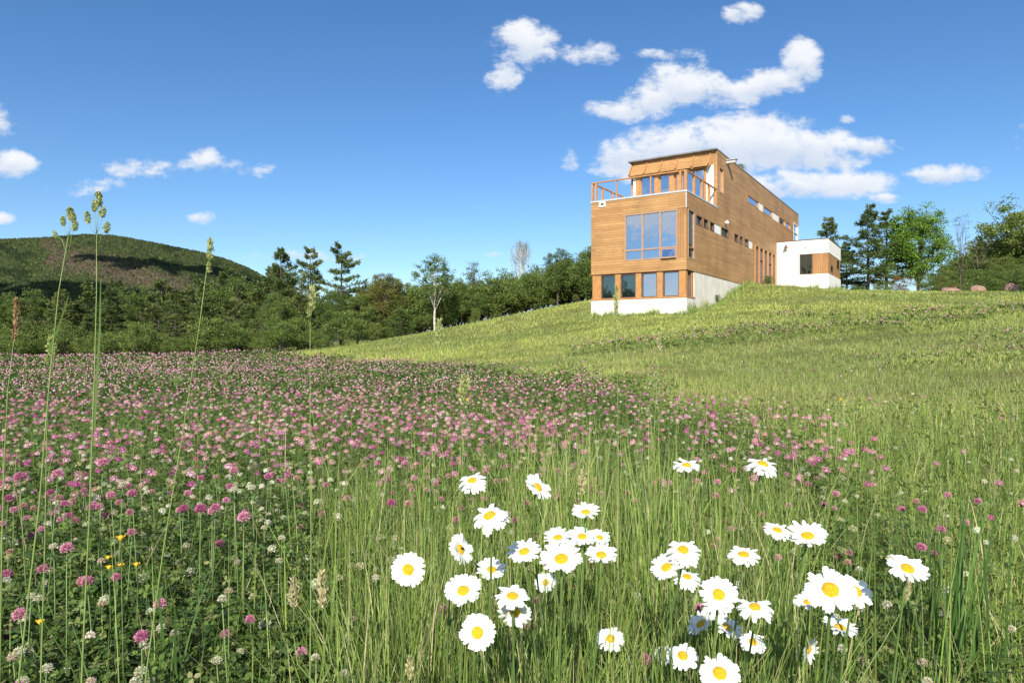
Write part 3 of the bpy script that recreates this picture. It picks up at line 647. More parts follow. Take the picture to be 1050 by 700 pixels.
# railing
rail = MB(); zt = H2+1.08
rail.bar((-WD+.05, .05, zt), (-.05, .05, zt), .12, .06); rail.bar((-.05, .05, zt), (-.05, TF_-.05, zt), .12, .06); rail.bar((-WD+.05, .05, zt), (-WD+.05, TF_-.1, zt), .12, .06)
ro = rail.build('railing', M['timber'], house)
def rp(x, y, w=.11): b = MB(); b.box(x-w/2, x+w/2, y-w/2, y+w/2, H2+.03, zt-.031); b.build('post', M['timber'], ro)
for x in (-WD+.06, -WD*.72, -WD*.36, -.35): rp(x, .06, .11 if x < -5 or x > -1 else .07)
for y in (.06, 1.4, 2.75, 4.1, TF_-.15): rp(-.06, y, .14)
rp(-WD+.3, .06); 
for y in (1.4, 2.75, 4.1): rp(-WD+.06, y)
cab = MB()
for j in range(7):
    z = H2+.14+j*.125; cab.bar((-WD+.06, .05, z), (-.06, .05, z), .003, .003); cab.bar((-.06, .05, z), (-.06, TF_-.1, z), .003, .003)
cab.build('cable', M['roof'], ro)
# roof scupper, wall lamp, plants on the roof
b = MB(); b.box(.0, .55, 7.5, 7.75, H3-.42, H3-.24); b.box(-.02, .62, 7.42, 7.83, H3-.24, H3-.20); b.build('scupper', M['metal'], house)
b = MB(); tl = ft(743.3); b.tube([(0, tl, 6.0), (.14, tl, 6.0)], [.03, .03], 8); b.tube([(.14, tl, 5.9), (.14, tl, 5.98), (.14, tl, 6.1)], [.11, .1, .03], 10); b.build('wall_lamp', M['white'], house)
# annex
AX, A0, A1, AT, AB = 3.8, 21.7, 28.2, 6.52, .8; nl, nb_, nt_ = 1.70, 3.84, 5.45; gx = 2.66
def ann(b):
    b.box(AX-.22, AX, A0+.22, A1, AB, nb_); b.box(AX-.22, AX, A0+.22, A1, nt_, AT); b.box(.0, AX, A1-.22, A1, AB, AT-.01) if False else None
wall('annex_wall', 'stucco', 'f', -AX, -.003, AB, AT, [(-AX, -nl, nb_, nt_)], face=A0, extra=ann)
part('annex_back_wall', 'stucco', [(0.003, AX-.22, A1-.22, A1, AB, AT)])
part('annex_cladding', 'cedar_v', [(gx, AX-.03, A0+.03, A0+.16, nb_, nt_), (AX-.16, AX-.03, A0+.16, A1-.02, nb_, nt_)])
window('f', -gx, -nl, nb_, nt_, face=A0, fr=.06, glass='glass_green', mat='brown_cap')
for s0, s1, z0, z1 in ((1.2, 2.3, nb_+.25, nb_+.75), (4.4, 5.7, nt_-.85, nt_-.12)): window('s', A0+s0, A0+s1, z0, z1, face=AX-.03, fr=.05, glass='glass_green', mat='brown_cap', proud=.02, rec=-.005)
part('annex_roof', 'brown_cap', [(.003, AX+.04, A0-.04, A1+.04, AT, AT+.06)])
b = MB(); b.tube([(.75, A0, 6.05), (.75, A0-.28, 6.12)], [.05, .05], 8); b.tube([(.75, A0-.28, 5.98), (.75, A0-.28, 6.2)], [.16, .07], 10); b.build('wall_lamp', M['brown_cap'], house)
b = MB(); b.tube([(2.2, A0, 5.98), (2.2, A0-.08, 5.98)], [.06, .06], 8); b.build('wall_lamp', M['metal'], house)
def local(x, y, z): return house.matrix_world @ Vector((x, y, z))
bpy.context.view_layer.update()
p = local(-1.0, 13.5, H3)
rs = copy_tree(PRO['shrub'][0]); rs.location = p; rs.scale = (.45, .45, .42); tag(rs, 'small leafy plant poking up above the flat house roof', 'plant')
rs.name = 'roof_plant'
for px, d, h, lb in ((735, 40.5, .5, 'small weed against the concrete foundation'), (788, 49.5, .8, 'bushy weed beside the row of tall narrow windows')):
    o = copy_tree(PRO['shrub'][1]); x = (px-525)/693*d; o.location = (x, d, gz(x, d)); s = h/2.4; o.scale = (s, s, s); tag(o, lb, 'plant')

# boulders on the right crest
def boulder(px, d, sx, sz_, seed, label):
    r = np.random.default_rng(seed); import bmesh
    bm = bmesh.new(); bmesh.ops.create_icosphere(bm, subdivisions=3, radius=1)
    for v in bm.verts:
        c = v.co; q = float(fbm(np.array([c.x*1.3+seed*3+c.z]), np.array([c.y*1.3+c.z*.7]), seed)[0]); v.co = c*(0.72+.55*q)
        if v.co.z < -.3: v.co.z = -.3
    me = bpy.data.meshes.new('boulder'); bm.to_mesh(me); bm.free(); me.materials.append(M['rock'])
    for p_ in me.polygons: p_.use_smooth = True
    o = link('boulder', me); x = (px-525)/693*d; o.location = (x, d, gz(x, d)+.1); o.scale = (sx, sx*.7, sz_); tag(o, label, 'rock')
boulder(975, 52.5, 0.81, 0.30, 1, 'flat reddish boulder, leftmost on the right crest'); boulder(1003, 54, 0.64, 0.44, 2, 'middle brown boulder, duller than its neighbours on the crest')
boulder(1037, 53, 0.61, 0.58, 3, 'rounded pale pink boulder near the right edge of the photo')

# ------------------------------------------------------------------ meadow
def polar(n, r0, r1, a=0.92):
    r = r0*(r1/r0)**rng.random(n); th = (rng.random(n)*2-1)*(a+.38*(1-sst(r, 3.5, 7))); return r*np.sin(th), r*np.cos(th), r
def clovm(x, y):
    bx = np.interp(y, [0,1.5,2.5,3.5,5,8,18,30,45], [.2,.5,1.4,1.95,2.1,2.0,-.75,-8.0,-19]); nz_ = (fbm(x*.9, y*.5, 41)-.5)*(1.4+y*.06)
    main = sst(bx+nz_-x, -.45-.035*y, .45+.05*y)
    p2 = sst(fbm(x*.22, y*.45, 55)+.26*np.exp(-((y-24-.12*x)/3.4)**2)*(x > 2)+.18*np.exp(-((y-14-.1*x)/2.2)**2)*(x > 1), .60, .80)*.5
    return np.clip(np.maximum(main, p2*(y > 5)*(y < 31)), 0, 1)
def tallm(x, y): # belt of tall grass around the daisies
    k = x/np.maximum(y, .3)+(fbm(x*3, y*3, 77)-.5)*.18
    return sst(k, -.34, -.2)*(1-sst(k, .36, .5))*(1-sst(y, 2.6, 3.9))
def footprint(x, y):   # inside the building or not
    dx = x-HX; dy = y-HY; lx = CA*dx-SA*dy; ly = SA*dx+CA*dy
    return ((lx > -WD-.1) & (lx < .1) & (ly > -.1) & (ly < LN)) | ((lx > 0) & (lx < AX+.1) & (ly > A0-.1) & (ly < A1+.1))
def stuff(name, parts, mat, label, cat='grass'):
    v, f, c = merge(parts); return tag(link(name, npmesh(name, v, f, mat, c, smooth=False)), label, cat, kind='stuff')
# clover leaves: three rounded leaflets on one spot
lf = []; lff = []
for i in range(3):
    a = i*2.094; ca, sa = math.cos(a), math.sin(a); n0 = len(lf)
    for (u, w_, z) in ((0.02,0,0),(.45,-.34,.06),(.95,-.22,.02),(.9,.0,-.05),(.95,.22,.02),(.45,.34,.06)): lf.append((u*ca-w_*sa, u*sa+w_*ca, z))
    lff += [(n0, n0+1, n0+2, n0+3), (n0, n0+3, n0+4, n0+5)]
N = 500000; x, y, r = polar(N, .75, 42); cm = clovm(x, y)*(1-.75*tallm(x, y)); low = .13*(y < 8)*(x > 0)
cm = np.where((x > 2.3) & (y > 9), cm*.6, cm); keep = rng.random(N) < np.maximum(cm, low); x, y, r = x[keep], y[keep], r[keep]; n = len(x)
hs = (.05+.27*rng.random(n)**.8)*(.8+.4*fbm(x*2.2, y*2.2, 9)); z = ground(x, y)+hs
cc = palette(n, ((.08,.135,.028),(.125,.18,.04),(.055,.095,.02),(.21,.23,.08)), (4,3,3,1.2), .25)
size = (.010+.010*rng.random(n))*np.maximum(1, r/6)
stuff('clover_leaves', [scatter(lf, lff, np.stack([x, y, z], 1), rots(n, rng.random(n)*1.15), size, cc)], M['clover'], 'dense dark green clover leaves filling the left meadow', 'clover')
GP = ((.20,.285,.06),(.29,.37,.095),(.12,.19,.038),(.44,.41,.21))
def blade_field(n, r0, r1, hfun, wfun, densf, wts, bend=.35, seg=3, gp=GP, tint=None):
    x, y, r = polar(n, r0, r1); k = (rng.random(n) < densf(x, y)) & ~footprint(x, y); x, y, r = x[k], y[k], r[k]; n = len(x)
    h = hfun(x, y, r, n); w = wfun(r, n); base = np.stack([x, y, ground(x, y)-.01], 1); c = palette(n, gp, wts, .32)
    if tint is not None: c = tint(x, y, c)
    view = np.arctan2(y, x)+math.pi/2
    return blades(base, h, w, view+rng.normal(size=n)*.9, rng.random(n)*6.283, np.abs(rng.normal(size=n))*bend, c, seg)
GD = ((.12,.19,.04),(.18,.25,.06),(.07,.12,.025),(.30,.25,.14))
# tall grass near the daisies
parts = [blade_field(38000, 1.05, 3.9, lambda x, y, r, n: (.30+.27*rng.random(n)**.8)*(.85+.3*fbm(x*3, y*3, 2)), lambda r, n: .0022+.0030*rng.random(n), lambda x, y: tallm(x, y)*(.25+.75*sst(fbm(x*5, y*4, 21), .38, .6)), (3,5,4,1.4), .24, 5),
         blade_field(21000, .55, 1.9, lambda x, y, r, n: .16+.24*rng.random(n), lambda r, n: .002+.003*rng.random(n), lambda x, y: .35+.4*tallm(x, y), (2,1,5,1), .55, 4, GD),
         blade_field(2600, 1.3, 6, lambda x, y, r, n: .50+.17*rng.random(n), lambda r, n: .0022+.002*rng.random(n), lambda x, y: .25+.75*tallm(x, y), (3,5,1,2), .2, 5),
         blade_field(5200, 1.6, 2.9, lambda x, y, r, n: .58+.19*rng.random(n), lambda r, n: .0028+.003*rng.random(n), lambda x, y: sst(.16-np.abs(x/y-.13+.06*(fbm(x*4, y*4, 5)-.5)), 0, .08)*sst(fbm(x*6, y*6, 23), .4, .6), (4,6,1,2), .16, 6),
         blade_field(1500, 1.2, 5, lambda x, y, r, n: .10+.2*rng.random(n), lambda r, n: .0018+.002*rng.random(n), lambda x, y: x*0+1, (0,0,0,1), 1.9, 5)]
stuff('tall_grass', parts, M['grass'], 'tall pale green grass blades standing around the daisies')
# broader dark blades in the foreground tufts
def tuft(cx, cy, n, h, wd, spread=.06, bend=.5):
    x = cx+rng.normal(size=n)*spread; y = cy+rng.normal(size=n)*spread; b = np.stack([x, y, ground(x, y)], 1)
    return blades(b, h*(.6+.5*rng.random(n)), wd*(.7+.6*rng.random(n)), rng.normal(size=n)*.6, rng.random(n)*6.28, np.abs(rng.normal(size=n))*bend, palette(n, ((.07,.14,.03),(.11,.19,.05)), (1,1), .2), 6)
parts = [tuft(1.02, 1.55, 26, .62, .009, .05, .15), tuft(1.1, 1.75, 18, .58, .009, .05, .18), tuft(-.72, 1.35, 14, .5, .008, .05, .3), tuft(-.35, 1.3, 12, .42, .009, .06, .5), tuft(.0, 1.15, 16, .34, .010, .09, .6),
         tuft(-.12, 1.2, 12, .36, .012, .08, .6), tuft(.35, 1.2, 12, .4, .009, .08, .4), tuft(.72, 1.3, 14, .42, .008, .08, .4), tuft(-.95, 1.5, 12, .4, .007, .06, .4), tuft(.5, 2.1, 14, .6, .008, .05, .15), tuft(.42, 2.3, 12, .66, .007, .05, .12)]
v, f, c = merge(parts); tag(link('broad_grass', npmesh('broad_grass', v, f, M['grass'], c)), 'broad dark green grass tufts rising in the foreground', 'grass', kind='stuff')
# low and mid grass through the clover and over the right side
def right_d(x, y): return (1-.9*clovm(x, y))*(1-.5*tallm(x, y))
def slope_tint(x, y, c):
    p = fbm(x*.16, y*.28, 91)[:, None]; q = fbm(x*.6, y*.9, 92)[:, None]
    c = c*(1+.75*(p-.5)*2*np.array([[.75,.6,.5]])); dry = sst(q, .60, .80)*.85; dk = sst(fbm(x*.5+9, y*.7, 95), .56, .72)[:, None]; c = c*(1-.38*dk); return c*(1-dry*.5)+dry*.5*np.array([[.26,.22,.11]])
parts = [blade_field(100000, 1.2, 9, lambda x, y, r, n: .14+.24*rng.random(n), lambda r, n: (.0022+.0022*rng.random(n))*np.maximum(1, r/3.5), right_d, (4,3,4,1.6), .45, 3, tint=slope_tint),
         blade_field(34000, 1.0, 9, lambda x, y, r, n: .16+.20*rng.random(n), lambda r, n: (.0012+.0012*rng.random(n))*np.maximum(1, r/3), lambda x, y: clovm(x, y), (3,5,2,2.2), .25, 3),
         blade_field(12000, .9, 3.2, lambda x, y, r, n: .14+.30*rng.random(n), lambda r, n: .002+.003*rng.random(n), lambda x, y: .9*clovm(x, y), (3,3,5,1.4), .5, 5),
         blade_field(22000, 1.2, 30, lambda x, y, r, n: .16+.26*rng.random(n), lambda r, n: (.002+.002*rng.random(n))*np.maximum(1, r/4), lambda x, y: .5*clovm(x, y), (4,3,4,1), .35, 3)]
stuff('meadow_grass', parts, M['grass'], 'short mixed green grass over the near right side of the meadow')
SL = ((.33,.39,.09),(.40,.45,.125),(.25,.31,.065),(.48,.43,.21))
parts = [blade_field(240000, 7, 34, lambda x, y, r, n: (.05+.14*rng.random(n))*(.7+.6*fbm(x*.8, y*.8, 33)), lambda r, n: .0045*(.6+.8*rng.random(n))*np.maximum(.5, r/9), lambda x, y: 1-.8*clovm(x, y), (4,4,3,2), .8, 2, SL, slope_tint),
         blade_field(260000, 26, 78, lambda x, y, r, n: (.06+.15*rng.random(n))*(.7+.6*fbm(x*.5, y*.5, 33)), lambda r, n: .0006*r*(.6+.8*rng.random(n)), lambda x, y: .25+.75*(x > -24), (4,4,4,.9), .8, 2, SL, slope_tint)]
stuff('slope_grass', parts, M['grass'], 'yellow green grass covering the slope up to the house')

# longer grass left uncut along the foundation
q_ = []
for a_, b_, n_ in (((-WD-.3, -.35), (.4, -.35), 2600), ((.25, -.2), (.25, 14), 2600), ((.3, 21.2), (4.1, 21.2), 1100), ((4.1, 21.4), (4.1, 28), 900)):
    t_r = rng.random(n_); lx = a_[0]+(b_[0]-a_[0])*t_r+rng.normal(size=n_)*.14; ly = a_[1]+(b_[1]-a_[1])*t_r-np.abs(rng.normal(size=n_))*.14*(a_[1] == b_[1])+rng.normal(size=n_)*.02
    gx2 = HX+CA*lx+SA*ly; gy2 = HY-SA*lx+CA*ly; hh_ = (.12+.42*rng.random(n_)**2)*(.4+1.3*sst(fbm(gx2*1.2, gy2*1.2, 8), .35, .7))
    q_.append(blades(np.stack([gx2, gy2, ground(gx2, gy2)-.02], 1), hh_, .022*(.6+.8*rng.random(n_)), rng.normal(size=n_)*.8, rng.random(n_)*6.28, np.abs(rng.normal(size=n_))*.4, palette(n_, GP, (4,3,4,1.5), .3), 3))
stuff('long_grass', q_, M['grass'], 'longer uncut grass along the foot of the house walls')

# clover heads
def head_mesh(n, rows, rad, cols, spiky=.35, droop=0):
    r = np.random.default_rng(rows*7+n); P = []; D = []
    for i in range(n):
        f = (i+.5)/n; zc = 1-1.65*f; az = i*2.39996; s_ = math.sqrt(max(0, 1-zc*zc)); d = np.array([s_*math.cos(az), s_*math.sin(az), zc]); P.append(d*rad*.5); D.append(unit(d+np.array([0,0,.45])+r.normal(size=3)*.15))
    P = np.array(P); D = np.array(D); sd = unit(np.cross(D, r.normal(size=(n, 3)))); up_ = np.cross(D, sd)
    L = rad*(.60+.25*r.random(n))[:, None]; w = rad*.12
    a = P; e = P+D*L; mid = P+D*L*.62; V_ = np.stack([a, mid+sd*w, e, mid-sd*w, a, mid+up_*w, e, mid-up_*w], 1).reshape(-1, 3)
    F_ = np.arange(n*8).reshape(-1, 4); C_ = np.repeat(palette(n, cols, [1]*len(cols), .2), 8, 0)
    core = ico*rad*.55*np.array([1,1,.9]); cf = np.array([[q[0], q[1], q[2], q[2]] for q in icf])
    return V_, F_, C_, core, cf
def head_obj(n, rad, cols, mat):
    V_, F_, C_, core, cf = head_mesh(n, 1, rad, cols); me = bpy.data.meshes.new('flower_head')
    vs = np.concatenate([V_, core]); fs = [tuple(q) for q in F_]+[tuple(q+len(V_)) for q in icf]
    me.from_pydata([tuple(q) for q in vs], [], fs); c4 = np.ones((len(vs), 4), np.float32); c4[:len(V_), :3] = C_; c4[len(V_):, :3] = np.array(cols).mean(0)*.75
    at = me.color_attributes.new('Col', 'FLOAT_COLOR', 'POINT'); at.data.foreach_set('color', c4.ravel()); me.materials.append(mat); return me
PINK = [((.56,.20,.34),(.68,.32,.46),(.46,.14,.28)), ((.66,.32,.44),(.76,.46,.56),(.58,.24,.36)), ((.48,.11,.28),(.56,.20,.36),(.40,.09,.24)), ((.56,.30,.30),(.66,.42,.40),(.42,.22,.18))]
WHT = [((.62,.60,.44),(.70,.68,.55),(.50,.48,.30)), ((.64,.52,.42),(.70,.60,.48),(.46,.34,.24))]
def stem_mesh(h, bx, by, r=.0014, leaves=True):
    b = MB(); b.tube([(0,0,0),(bx*.3,by*.3,h*.5),(bx,by,h)], [r*1.2, r, r*.9], 5); return b.mesh('stem', M['stem'], True)
def leaf_mesh(bx, by, h, s, which):
    vs = []; fs = []
    for (t, az) in (((.35, .5), (.62, 3.4), (.97, 1.9))[which],):
        c = np.array([bx*t*t, by*t*t, h*t]) + np.array([math.cos(az), math.sin(az), .15])*s*(.9 if t < .9 else .25)
        R_ = rots(1, np.array([.35]))[0]; q = (R_ @ (np.array(lf)*s*(1.0 if t < .9 else .7)).T).T+c; n0 = len(vs); vs += [tuple(k) for k in q]; fs += [tuple(i+n0 for i in k) for k in lff]
    me = bpy.data.meshes.new('leaf'); me.from_pydata(vs, [], fs); c4 = np.ones((len(vs), 4), np.float32); c4[:, :3] = (.06,.11,.028)
    at = me.color_attributes.new('Col', 'FLOAT_COLOR', 'POINT'); at.data.foreach_set('color', c4.ravel()); me.materials.append(M['clover']); return me
def flower_proto(name, h, bx, by, headme, s):
    root = empty(name); link('stem', stem_mesh(h, bx, by), root); o = link('flower_head', headme, root); o.location = (bx, by, h+s*.3)
    o.rotation_euler = (by*1.5, bx*1.5, 0); [link('leaf', leaf_mesh(bx, by, h, .020, w_), root) for w_ in range(3)]; return root
def flower_field(name, cands, protos, labels, group, cat, near_n, extra_px):
    """nearest ones are plants of their own, the rest one object"""
    pass
HP = [head_obj(120, .0138, c, M['petal_pink']) for c in PINK]; HW = [head_obj(70, .0110, c, M['petal_white']) for c in WHT]
RH = .36
red_p = [flower_proto('red_clover', RH, .02*math.cos(i*1.7), .03*math.sin(i*1.7), HP[i % 4], .015) for i in range(6)]
wh_p = [flower_proto('white_clover', .30, .02*math.cos(i*2.1), .02*math.sin(i*2.1), HW[i % 2], .011) for i in range(4)]
def cand(n, r0, r1, dens, minsep=.0):
    x, y, r = polar(n, r0, r1, .80); k = (rng.random(n) < dens(x, y, r)) & ~footprint(x, y); return x[k], y[k], r[k]
def clump(x, y, seed): return sst(fbm(x*1.1, y*1.1, seed), .38, .62)
rx, ry, rr = cand(50000, 1.35, 46, lambda x, y, r: clovm(x, y)*(1-.45*tallm(x, y))*(.30+.7*clump(x, y, 61))*(.012+.38*sst(r, 1.9, 4.2)+.38*sst(r, 5, 12)+.5*sst(r, 11, 22))*np.where((x > 2) & (y > 8), 1.3, 1)+.006*(x > 1)*(r > 2.5))
wx, wy, wr = cand(30000, 1.2, 44, lambda x, y, r: clovm(x, y)*(1-.75*tallm(x, y))*(.07+.24*clump(x, y, 71)*(.25+.75*sst(-x/y, -.3, .35))+.05*sst(r, 3, 6)+.22*sst(r, 8, 20))+.02*(x > .5)*(r < 9))
# the foreground heads the photo shows one by one: pixel column, row, width of the head
manual_r = [(68,568,15),(34,585,12),(117,596,14),(125,548,12),(203,522,12),(215,521,11),(216,528,11),(249,535,13),(145,506,12),(124,509,11),(182,524,10),(190,525,10),(242,486,11),(268,490,9),(200,492,9),(55,504,9),(98,462,11),(45,470,12),(30,475,12),(25,531,8),(149,622,9),(330,576,8),(325,528,8),(372,510,6),(859,566,10),(935,560,11),(952,567,9),(743,581,10),(817,577,8),(104,611,9)]
manual_w = [(118,500,9),(108,577,9),(58,563,10),(22,612,12),(50,612,10),(102,622,10),(118,632,9),(240,613,13),(202,618,9),(226,608,9),(253,612,9),(187,670,10),(28,664,12),(287,554,8),(264,500,8),(276,540,7),(306,560,7),(246,504,9),(107,650,8),(8,630,10),(284,578,9),(70,610,8),(169,617,8),(885,655,7),(1046,648,10)]
def place_field(x, y, r, protos, H, name, label, group, cat, manual, msize, tmpl, near=300):
    pts = []
    for (px, py, w) in manual:
        d = msize*693/w; X_ = (px-525)/693*d; Z_ = CAMH-(py-350)/693*d
        while Z_ < .1: d *= .94; X_ = (px-525)/693*d; Z_ = CAMH-(py-350)/693*d
        pts.append((X_, d, min(Z_, .60)))
    o_ = np.argsort(r); nn = near-len(pts); nr = o_[:nn]; far = o_[nn:]
    hh = H*(.72+.42*rng.random(len(x))); gr = ground(x, y)
    pts += [(x[i], y[i], hh[i]+gr[i]) for i in nr]
    for j, (X_, Y_, Z_) in enumerate(pts):
        i = random.randrange(len(protos)); pr = protos[i]; o = copy_tree(pr)
        g0 = gz(X_, Y_); s = (Z_-g0)/H; o.location = (X_, Y_, g0-.003); o.rotation_euler = (0, 0, random.random()*6.28); q = .66+.34*random.random(); o.scale = (1, 1, max(.25, s))
        for ch in o.children:   # heads keep their round shape
            if ch.name.startswith('flower_head'): ch.scale = (q, q, q/max(.25, s)*.95)
        tag(o, label, cat, group)
    for p_ in protos:
        for ch in list(p_.children): bpy.data.objects.remove(ch)
        bpy.data.objects.remove(p_)
    n = len(far); X_, Y_, R_ = x[far], y[far], r[far]; Z_ = gr[far]+hh[far]
    fr_ = R_ > 9; V_, F_, core, cols = tmpl; pos = np.stack([X_, Y_, Z_], 1); C = palette(n, cols, [1]*len(cols), .2); size = (.8+.5*rng.random(n))*np.maximum(1, R_/14)**.9
    stems = blades(np.stack([X_, Y_, gr[far]], 1), hh[far], .0025*np.maximum(1, R_/5), rng.normal(size=n)*.4, rng.random(n)*6.28, rng.random(n)*.08, palette(n, ((.11,.17,.05),), (1,)), 2)
    lo_ = tmpl[0][-12:]; lof = np.array([(q[0], q[1], q[2], q[2]) for q in icf]); R1 = rots(n, rng.random(n)*.5); a_, b_ = ~fr_, fr_
    stuff(name+'_drift', [scatter(V_, F_, pos[a_], R1[a_], size[a_], C[a_]), scatter(lo_*1.5*(.8+.4*rng.random(lo_.shape)), lof, pos[b_], R1[b_], size[b_], C[b_]), stems], M['petal_pink'], label.split(',')[0].replace('single ', '')+' farther off, too many to count', cat)
def lowhead(rad, n=22):
    V_, F_, C_, core, cf = head_mesh(n, 2, rad, ((1,1,1),)); return np.concatenate([V_, core]), np.concatenate([F_, cf+len(V_)]), core
lv, lfq, _ = lowhead(.0145); place_field(rx, ry, rr, red_p, RH, 'red_clover', 'pink round clover head on a thin stem in the near meadow', 'pink clover flowers of the near meadow', 'clover', manual_r, .030, (lv, lfq, None, [c for q in PINK for c in q[:2]]))
lv, lfq, _ = lowhead(.0105, 40); place_field(wx, wy, wr, wh_p, .30, 'white_clover', 'small cream clover head on a short stem in the near meadow', 'white clover flowers of the near meadow', 'clover', manual_w, .023, (lv, lfq, None, WHT[0]))

# ------------------------------------------------------------------ daisies
def petal(mb_v, mb_f, az, L, w, lift, droop, zoff, twist):
    seg = 5; n0 = len(mb_v); prof_w = (.35,.72,.95,1.0,.85,.45)
    for i in range(seg+1):
        t = i/seg; rr_ = .0070+L*t; z = zoff+lift*t*L-droop*t*t*L; ww = w*prof_w[i]/2
        for sgn in (-1, 0, 1):
            x = rr_-(.0012 if (sgn == 0 and i == seg) else 0); yv = sgn*ww; zz = z-abs(sgn)*.0 + (0 if sgn else .0006)+sgn*twist*ww
            mb_v.append((x*math.cos(az)-yv*math.sin(az), x*math.sin(az)+yv*math.cos(az), zz))
    for i in range(seg):
        for s in (0, 1): a = n0+i*3+s; mb_f.append((a, a+1, a+4, a+3))
def petals_mesh(seed, droop=.25, npet=21):
    r = random.Random(seed); vs = []; fs = []
    for i in range(npet):
        for layer in (0, 1):
            if r.random() < (.4 if layer else .035): continue
            az = (i+.5*layer)/npet*6.283+r.uniform(-.06, .06); petal(vs, fs, az, .0190*r.uniform(.9, 1.06), .0072*r.uniform(.8, 1.18), (.50-droop*.45)+r.uniform(-.2, .2), droop*r.uniform(.4, 1.5), -.0017*layer, r.uniform(-.25, .25))
    me = bpy.data.meshes.new('petals'); me.from_pydata(vs, [], fs); c4 = np.ones((len(vs), 4), np.float32); c4[:, :3] = (.84,.84,.82)
    at = me.color_attributes.new('Col', 'FLOAT_COLOR', 'POINT'); at.data.foreach_set('color', c4.ravel()); me.materials.append(M['petal_white'])
    for p_ in me.polygons: p_.use_smooth = True
    return me
PET = [petals_mesh(i, d) for i, d in enumerate((.15,.3,.45,.2,.6))]
def disc_mesh():
    vs = [(0,0,.0036)]; fs = []; nr, na = 6, 20
    for i in range(1, nr+1):
        t = i/nr
        for k in range(na): a = 6.283*k/na+.15*i; q = .0093*t; vs.append((q*math.cos(a), q*math.sin(a), .0040*(1-t**3)-.0008*(t < .3)+.0004*math.sin(k*7+i*5)))
    for k in range(na): fs.append((0, 1+k, 1+(k+1) % na))
    for i in range(nr-1):
        for k in range(na): a = 1+i*na+k; b = 1+i*na+(k+1) % na; fs.append((a, a+na, b+na, b))
    me = bpy.data.meshes.new('disc'); me.from_pydata(vs, [], fs); me.materials.append(M['disc'])
    for p_ in me.polygons: p_.use_smooth = True
    return me
DISC = disc_mesh(); mbc = MB(); mbc.tube([(0,0,-.005),(0,0,-.003),(0,0,-.0006)], [.002,.006,.0075], 10); CUP = mbc.mesh('calyx', M['stem'], True)
DA = [ # px, py, diameter px, aspect, roll of the short axis (deg), label
 (484,492.5,31,.55,12,'highest daisy of the left cluster, tipped skyward above the grass'),
 (551.5,499.5,33,.50,-48,'slanting daisy seen side on, right of the highest left cluster daisy'),
 (502,528.5,40,.60,18,'ragged white daisy right below the highest left cluster daisy'),
 (600.5,525,30,.50,0,'small flat daisy standing alone above the tight knot of daisies'),
 (472,563,33,.60,-68,'daisy turned sideways to the left with a dark fly on its eye'),
 (418.5,584,39,.90,-20,'big round daisy at the far left end of the daisies'),
 (537.5,565.5,36,.60,10,'white daisy on the left flank of the tight knot'),
 (504,584,33,.62,-5,'daisy with grey shaded back petals between the sideways one and the knot'),
 (475,605.5,40,.77,8,'full daisy left of the stacked pair, facing the camera'),
 (525.5,611,38,.62,0,'upper daisy of the stacked overlapping pair'),
 (528,627,37,.70,170,'lower daisy of the stacked pair, half covered by the upper one'),
 (489.5,648.5,40,.96,0,'round daisy facing the camera at the bottom of the left cluster'),
 (572,551,31,.52,5,'daisy at the back of the tight knot, top left'),
 (597,550,30,.62,0,'daisy at the back of the tight knot, top middle'),
 (615,551,23,.62,-10,'small daisy peeping out at the top right of the tight knot'),
 (575.5,573,46,.70,5,'largest daisy, front and centre of the tight knot'),
 (616.5,569,36,.58,0,'flat daisy on the right flank of the tight knot'),
 (559.5,597,23,.85,10,'little drooping daisy hanging below the tight knot'),
 (626,654.5,29,.85,0,'single small daisy alone between the two clusters near the bottom'),
 (704,477,30,.40,0,'flat daisy high in the middle, left one of the two highest right cluster daisies'),
 (782,475.5,34,.40,-12,'flat daisy highest on the right, its plate tipping to the right'),
 (797,543.5,30,.50,-10,'smaller daisy tucked behind the left rim of the wide right one'),
 (828,549.5,42,.56,0,'wide shallow daisy in the upper right with a smaller one behind it'),
 (700.5,563.5,36,.66,0,'uppermost daisy of the trio at the left of the right cluster'),
 (683.5,581.5,36,.70,25,'left daisy of the trio with petals raised over its eye'),
 (704.5,591,28,.55,-5,'small low daisy of the trio, half hidden behind the other two'),
 (762.5,568.5,36,.48,0,'flat daisy alone between the trio and the wide right daisy'),
 (737,609.5,41,.86,-8,'large upright daisy in the middle of the right cluster'),
 (735,622,31,.55,0,'daisy almost hidden beneath the large upright one'),
 (774,622,37,.55,0,'pale flat daisy right of the large upright one'),
 (719,639.5,33,.55,42,'slanting daisy turned up to the left below the large upright one'),
 (745.5,643,33,.48,-28,'daisy tipped down to the right below the large upright one'),
 (772,658,28,.75,-5,'small daisy with drooping petals beneath the pale flat one'),
 (683,670.5,26,.80,10,'small daisy tucked behind the left of the bottom pair'),
 (700,672,34,.75,0,'front daisy of the bottom pair in the right cluster'),
 (738,690,45,.85,0,'big daisy cut by the bottom edge of the photo'),
 (851.5,604.5,53,.84,0,'biggest daisy of all, on the right with a round golden eye'),
 (877.5,606,38,.72,-30,'daisy behind the right rim of the biggest daisy'),
 (829,617,31,.50,10,'shaded daisy beneath the left rim of the biggest daisy'),
 (861.5,643,36,.42,-10,'flat daisy just below the biggest daisy'),
 (829,666,28,.38,-115,'daisy seen nearly edge on near the bottom right'),
 (930.5,583,42,.64,-14,'rightmost daisy, standing alone on its stem')]
drng = random.Random(5)
